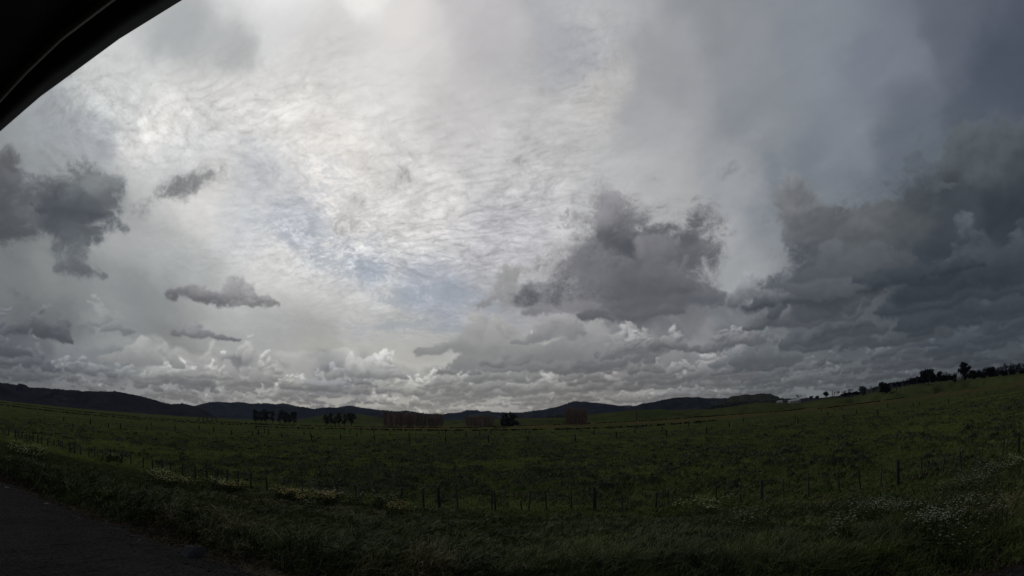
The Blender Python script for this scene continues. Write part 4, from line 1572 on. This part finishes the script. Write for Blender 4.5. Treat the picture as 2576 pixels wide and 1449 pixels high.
hh = (0.11 + 0.17 * sstep(1.7, 2.4, uu) * sstep(6.5, 2.8, uu) + 0.07 * np.clip(cl, -1, 2)) * th * RNG.uniform(.6, 1.3, len(P))
hh = np.clip(hh, .05, .6)
wdt = (0.005 + 0.00085 * rr) * RNG.uniform(.7, 1.3, len(P))
tn = np.clip(0.40 + 0.20 * look(_TX['s'], P[:, 0] / 7, P[:, 1] / 7) + tt_ + RNG.normal(0, .16, len(P)), 0, .88)
dryp = look(_TX['s2'], P[:, 0] / 22 + .3, P[:, 1] / 16) > 1.0
tn = np.where((dryp & (RNG.rand(len(P)) < .45)) | (RNG.rand(len(P)) < .015), 1.0, tn)
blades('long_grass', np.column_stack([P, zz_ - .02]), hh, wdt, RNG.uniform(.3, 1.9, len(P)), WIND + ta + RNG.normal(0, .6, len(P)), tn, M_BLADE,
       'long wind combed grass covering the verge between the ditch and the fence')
# field grass, tussock heads
nf = 230000
x_, y_, r_ = scatter(nf, 17, 260, .95)
z_, t1_, t2_, u_ = ground_z(x_, y_)
tt = t1_ + .6 * t2_
keep = (u_ > 17) & (RNG.rand(nf) < (0.30 + 0.5 * np.clip(tt, 0, 1.4)) * sstep(260, 90, r_))
x_, y_, r_, z_, tt = (q[keep] for q in (x_, y_, r_, z_, tt))
hh = (0.07 + 0.12 * np.clip(tt, 0, 1.5)) * RNG.uniform(.6, 1.4, len(x_))
tn = np.clip(0.52 - 0.12 * np.clip(tt, 0, 1.5) + RNG.normal(0, .18, len(x_)) + 0.1 * look(_TX['s'], x_ / 50, y_ / 50), 0, .88)
tn = np.where((tt > .7) & (RNG.rand(len(x_)) < .13), 1.0, tn)
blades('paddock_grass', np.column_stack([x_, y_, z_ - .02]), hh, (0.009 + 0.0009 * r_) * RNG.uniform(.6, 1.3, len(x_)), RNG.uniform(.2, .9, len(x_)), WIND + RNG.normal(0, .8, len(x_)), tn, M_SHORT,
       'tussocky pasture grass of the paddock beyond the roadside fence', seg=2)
# tussocks: arching clumps in groups
nc = 26000
cx, cy, cr = scatter(nc, 20, 200, .85)
z_, t1_, t2_, u_ = ground_z(cx, cy)
tt = t1_ + .6 * t2_
keep = (u_ > 18.5) & (RNG.rand(nc) < np.clip(tt * .5, 0, .6) * sstep(210, 110, cr))
cx, cy, cr, z_, tt = (q[keep] for q in (cx, cy, cr, z_, tt))
per = 11
ch = np.repeat(RNG.uniform(.14, .36, len(cx)) * (0.75 + .3 * np.clip(tt, 0, 1.5)), per)
ct = np.repeat(RNG.normal(0.34, .13, len(cx)), per)
n = len(cx) * per
a_ = RNG.uniform(0, 6.28, n)
q_ = RNG.uniform(.02, .28, n)
bx, by = np.repeat(cx, per) + np.cos(a_) * q_ * 1.5, np.repeat(cy, per) + np.sin(a_) * q_
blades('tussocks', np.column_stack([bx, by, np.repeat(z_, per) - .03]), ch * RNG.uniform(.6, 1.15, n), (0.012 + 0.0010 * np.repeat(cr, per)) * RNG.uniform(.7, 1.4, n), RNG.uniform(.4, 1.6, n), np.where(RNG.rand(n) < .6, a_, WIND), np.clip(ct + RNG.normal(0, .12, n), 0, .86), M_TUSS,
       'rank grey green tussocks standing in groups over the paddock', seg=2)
# straw lying in the ditch
n = 2600
s_ = np.concatenate([RNG.normal(11.3, .8, n // 2), RNG.uniform(-2, 16, n - n // 2)])
u_ = np.concatenate([RNG.normal(1.2, .22, n // 2), RNG.uniform(.5, 1.8, n - n // 2)])
u_ = u_ + edge_c(s_)
x_, y_ = EP.x + ET.x * s_ + EN.x * u_, EP.y + ET.y * s_ + EN.y * u_
z_ = ground_z(x_, y_)[0]
M_STRAW = blade_mat('straw', (0.040, 0.034, 0.020), (0.095, 0.075, 0.042), (0.13, 0.105, 0.06))
blades('dry_grass', np.column_stack([x_, y_, z_]), RNG.uniform(.05, .16, n), RNG.uniform(.006, .011, n), RNG.uniform(1.2, 2.6, n), RNG.uniform(0, 6.28, n), RNG.rand(n), M_STRAW,
       'flattened straw coloured grass lying in the roadside ditch')

# ------------------------------------------------------------------ flowering weeds
M_WEED = leaf_mat('weed_leaves', (0.026, 0.036, 0.012), (0.075, 0.090, 0.028), 6)
M_WHITE = simple('white_petals', (0.38, 0.38, 0.32), (0.22, 0.23, 0.17), 30, .7, .2)
M_CREAM = simple('cream_petals', (0.62, 0.64, 0.30), (0.36, 0.40, 0.18), 30, .7, .2)
M_YELLOW = simple('yellow_petals', (0.62, 0.50, 0.14), (0.36, 0.29, 0.08), 30, .7, .2)


def weed(x0, x1, yt, yb, col, nfl, label, seed, dens=1.0):
    rs = random.Random(seed)
    xc = (x0 + x1) / 2
    base = ghit(xc, yb)
    d = math.hypot(base.x, base.y)
    W = (x1 - x0) / F * d
    a = math.atan2(base.x, base.y)
    root = thing('flowering_weed', base, label, 'wildflowers', 'patches of flowering weed on the verge')
    hgt = min(.85, .40 + .12 * W)
    far_ = ghit(xc, min(yb - 2, yt + hgt * .75 * F / d))
    depth = min(9.0, max(.8, math.hypot(far_.x, far_.y) - d))
    fol, flo = MB(), MB()
    stm = fol
    side = Vector((math.cos(a), -math.sin(a), 0))
    dirn = Vector((math.sin(a), math.cos(a), 0))
    tufts = [(rs.gauss(0, .26), rs.random(), rs.uniform(.6, 1.15)) for _ in range(max(6, int(W * 2.6 + depth * 2)))]

    def spot():
        c = rs.choice(tufts)
        u = c[0] + rs.gauss(0, .22 / max(W, .6))
        v = min(1, max(0, c[1] + rs.gauss(0, .25 / max(1, depth))))
        p = side * u * W + dirn * v * depth
        g_ = gz(base.x + p.x, base.y + p.y) - base.z
        return p, g_, c[2] * hgt
    for _ in range(int((300 + 260 * W + 90 * depth) * dens)):
        p, g_, hh_ = spot()
        q = p + Vector((0, 0, g_ + hh_ * rs.uniform(.05, .9)))
        s = rs.uniform(.6, 1.3) * (.022 + .0009 * d)
        b1 = Vector((rs.gauss(0, 1), rs.gauss(0, 1), rs.gauss(0, .5))).normalized() * s
        b2 = b1.orthogonal().normalized() * s * .5
        fol.quad(q - b1, q - b2, q + b1, q + b2)
    for _ in range(nfl):
        p, g_, hh_ = spot()
        q = p + Vector((rs.gauss(0, .03), rs.gauss(0, .03), g_ + hh_ * rs.uniform(.72, 1.12)))
        stm.bar(p + Vector((0, 0, g_)), q, .003, .002, 3, False)
        s = rs.uniform(.7, 1.3) * (.009 + .0008 * d)
        for k in range(4):
            w_ = k * math.pi / 2 + rs.random()
            t_ = Vector((math.cos(w_), math.sin(w_), .35)) * s
            n_ = Vector((-math.sin(w_), math.cos(w_), 0)) * s * .55
            flo.quad(q, q + t_ * .6 + n_, q + t_ * 1.3, q + t_ * .6 - n_)
    fol.build('foliage', M_WEED, root)
    flo.build('blossom', {'w': M_WHITE, 'c': M_CREAM, 'y': M_YELLOW}[col], root)
    return root


WEEDS = [
    (10, 140, 1096, 1165, 'c', 420, 'pale flowered weeds at the far left end of the verge'),
    (262, 320, 1142, 1166, 'c', 60, 'small pale clump by the fence between the far left and the yellow green patch'),
    (358, 480, 1180, 1236, 'c', 330, 'yellow green blossoming clump below the thick post, second thick from the left group'),
    (372, 470, 1192, 1238, 'y', 170, 'golden flowers mixed into the lower part of the yellow green clump'),
    (521, 580, 1206, 1232, 'c', 110, 'pale flowers just left of the small orange yellow patch'),
    (548, 636, 1222, 1248, 'y', 200, 'small orange yellow patch left of the long golden strip'),
    (668, 790, 1240, 1266, 'y', 420, 'long golden strip of flowers, its denser left part'),
    (770, 850, 1244, 1274, 'y', 230, 'right end of the long golden strip of flowers'),
    (815, 890, 1238, 1262, 'w', 150, 'white flowers behind the right end of the golden strip'),
    (735, 790, 1272, 1290, 'w', 40, 'few white flowers below the long golden strip'),
    (976, 1036, 1268, 1305, 'y', 150, 'golden clump in front of the leaning battens near the centre'),
    (900, 1000, 1256, 1280, 'w', 60, 'scattered white flowers left of the golden clump at the centre'),
    (1733, 1845, 1250, 1296, 'c', 190, 'white and cream flowering clump standing in front of the right hand battens'),
    (1832, 1931, 1297, 1345, 'w', 80, 'sparse white flowers on the open verge below the cream clump'),
    (2082, 2131, 1350, 1378, 'w', 60, 'small isolated group of white flowers low on the right'),
    (2112, 2165, 1245, 1275, 'w', 22, 'handful of white flowers under the thick post on the right'),
    (2160, 2330, 1256, 1334, 'w', 280, 'large white flowering patch, left half of the pair on the right'),
    (2310, 2470, 1271, 1385, 'w', 400, 'largest white flowering patch reaching down to the lower right'),
    (2385, 2495, 1190, 1256, 'w', 280, 'white flowers above the largest patch, near the right fence'),
    (2440, 2550, 1160, 1205, 'w', 170, 'white flowers in the band climbing to the right edge'),
    (2520, 2600, 1130, 1188, 'c', 150, 'pale flowering bush cut by the right edge of the view'),
    (2345, 2425, 1386, 1412, 'w', 26, 'last few white flowers at the bottom of the right side'),
]
for i, q in enumerate(WEEDS):
    weed(*q, seed=900 + i)

# pale dead branch lying in the sedge
b_ = ghit(1623, 1079)
root = thing('dead_branch', b_, 'pale dead branch lying in the brown sedge right of the square poplar block', 'branch')
mb = MB()
rs = random.Random(3)
for k in range(9):
    d_x = rs.uniform(-5, 5)
    mb.bar((d_x * .3, 0, .1), (d_x, rs.uniform(-1, 1), rs.uniform(.6, 2.6)), .12, .04, 4)
mb.build('twigs', M_STRAW if False else simple('bleached_wood', (0.12, 0.11, 0.08), None, 3), root)

# ------------------------------------------------------------------ air between here and the hills
mb = MB()
mb.box((0, 0, 480), 22000, 22000, 1040)
hz = bpy.data.materials.new('haze')
hz.use_nodes = True
hz.node_tree.nodes.clear()
g = G(hz.node_tree)
vo = g.n.new('ShaderNodeVolumePrincipled')
vo.inputs['Color'].default_value = (0.50, 0.62, 1.0, 1)
vo.inputs['Density'].default_value = 1.7e-5
vo.inputs['Anisotropy'].default_value = 0.3
ou = g.n.new('ShaderNodeOutputMaterial')
g.l.new(vo.outputs[0], ou.inputs['Volume'])
mb.build('haze', hz, None, kind='stuff', label='thin blue haze lying over the whole valley', category='haze')
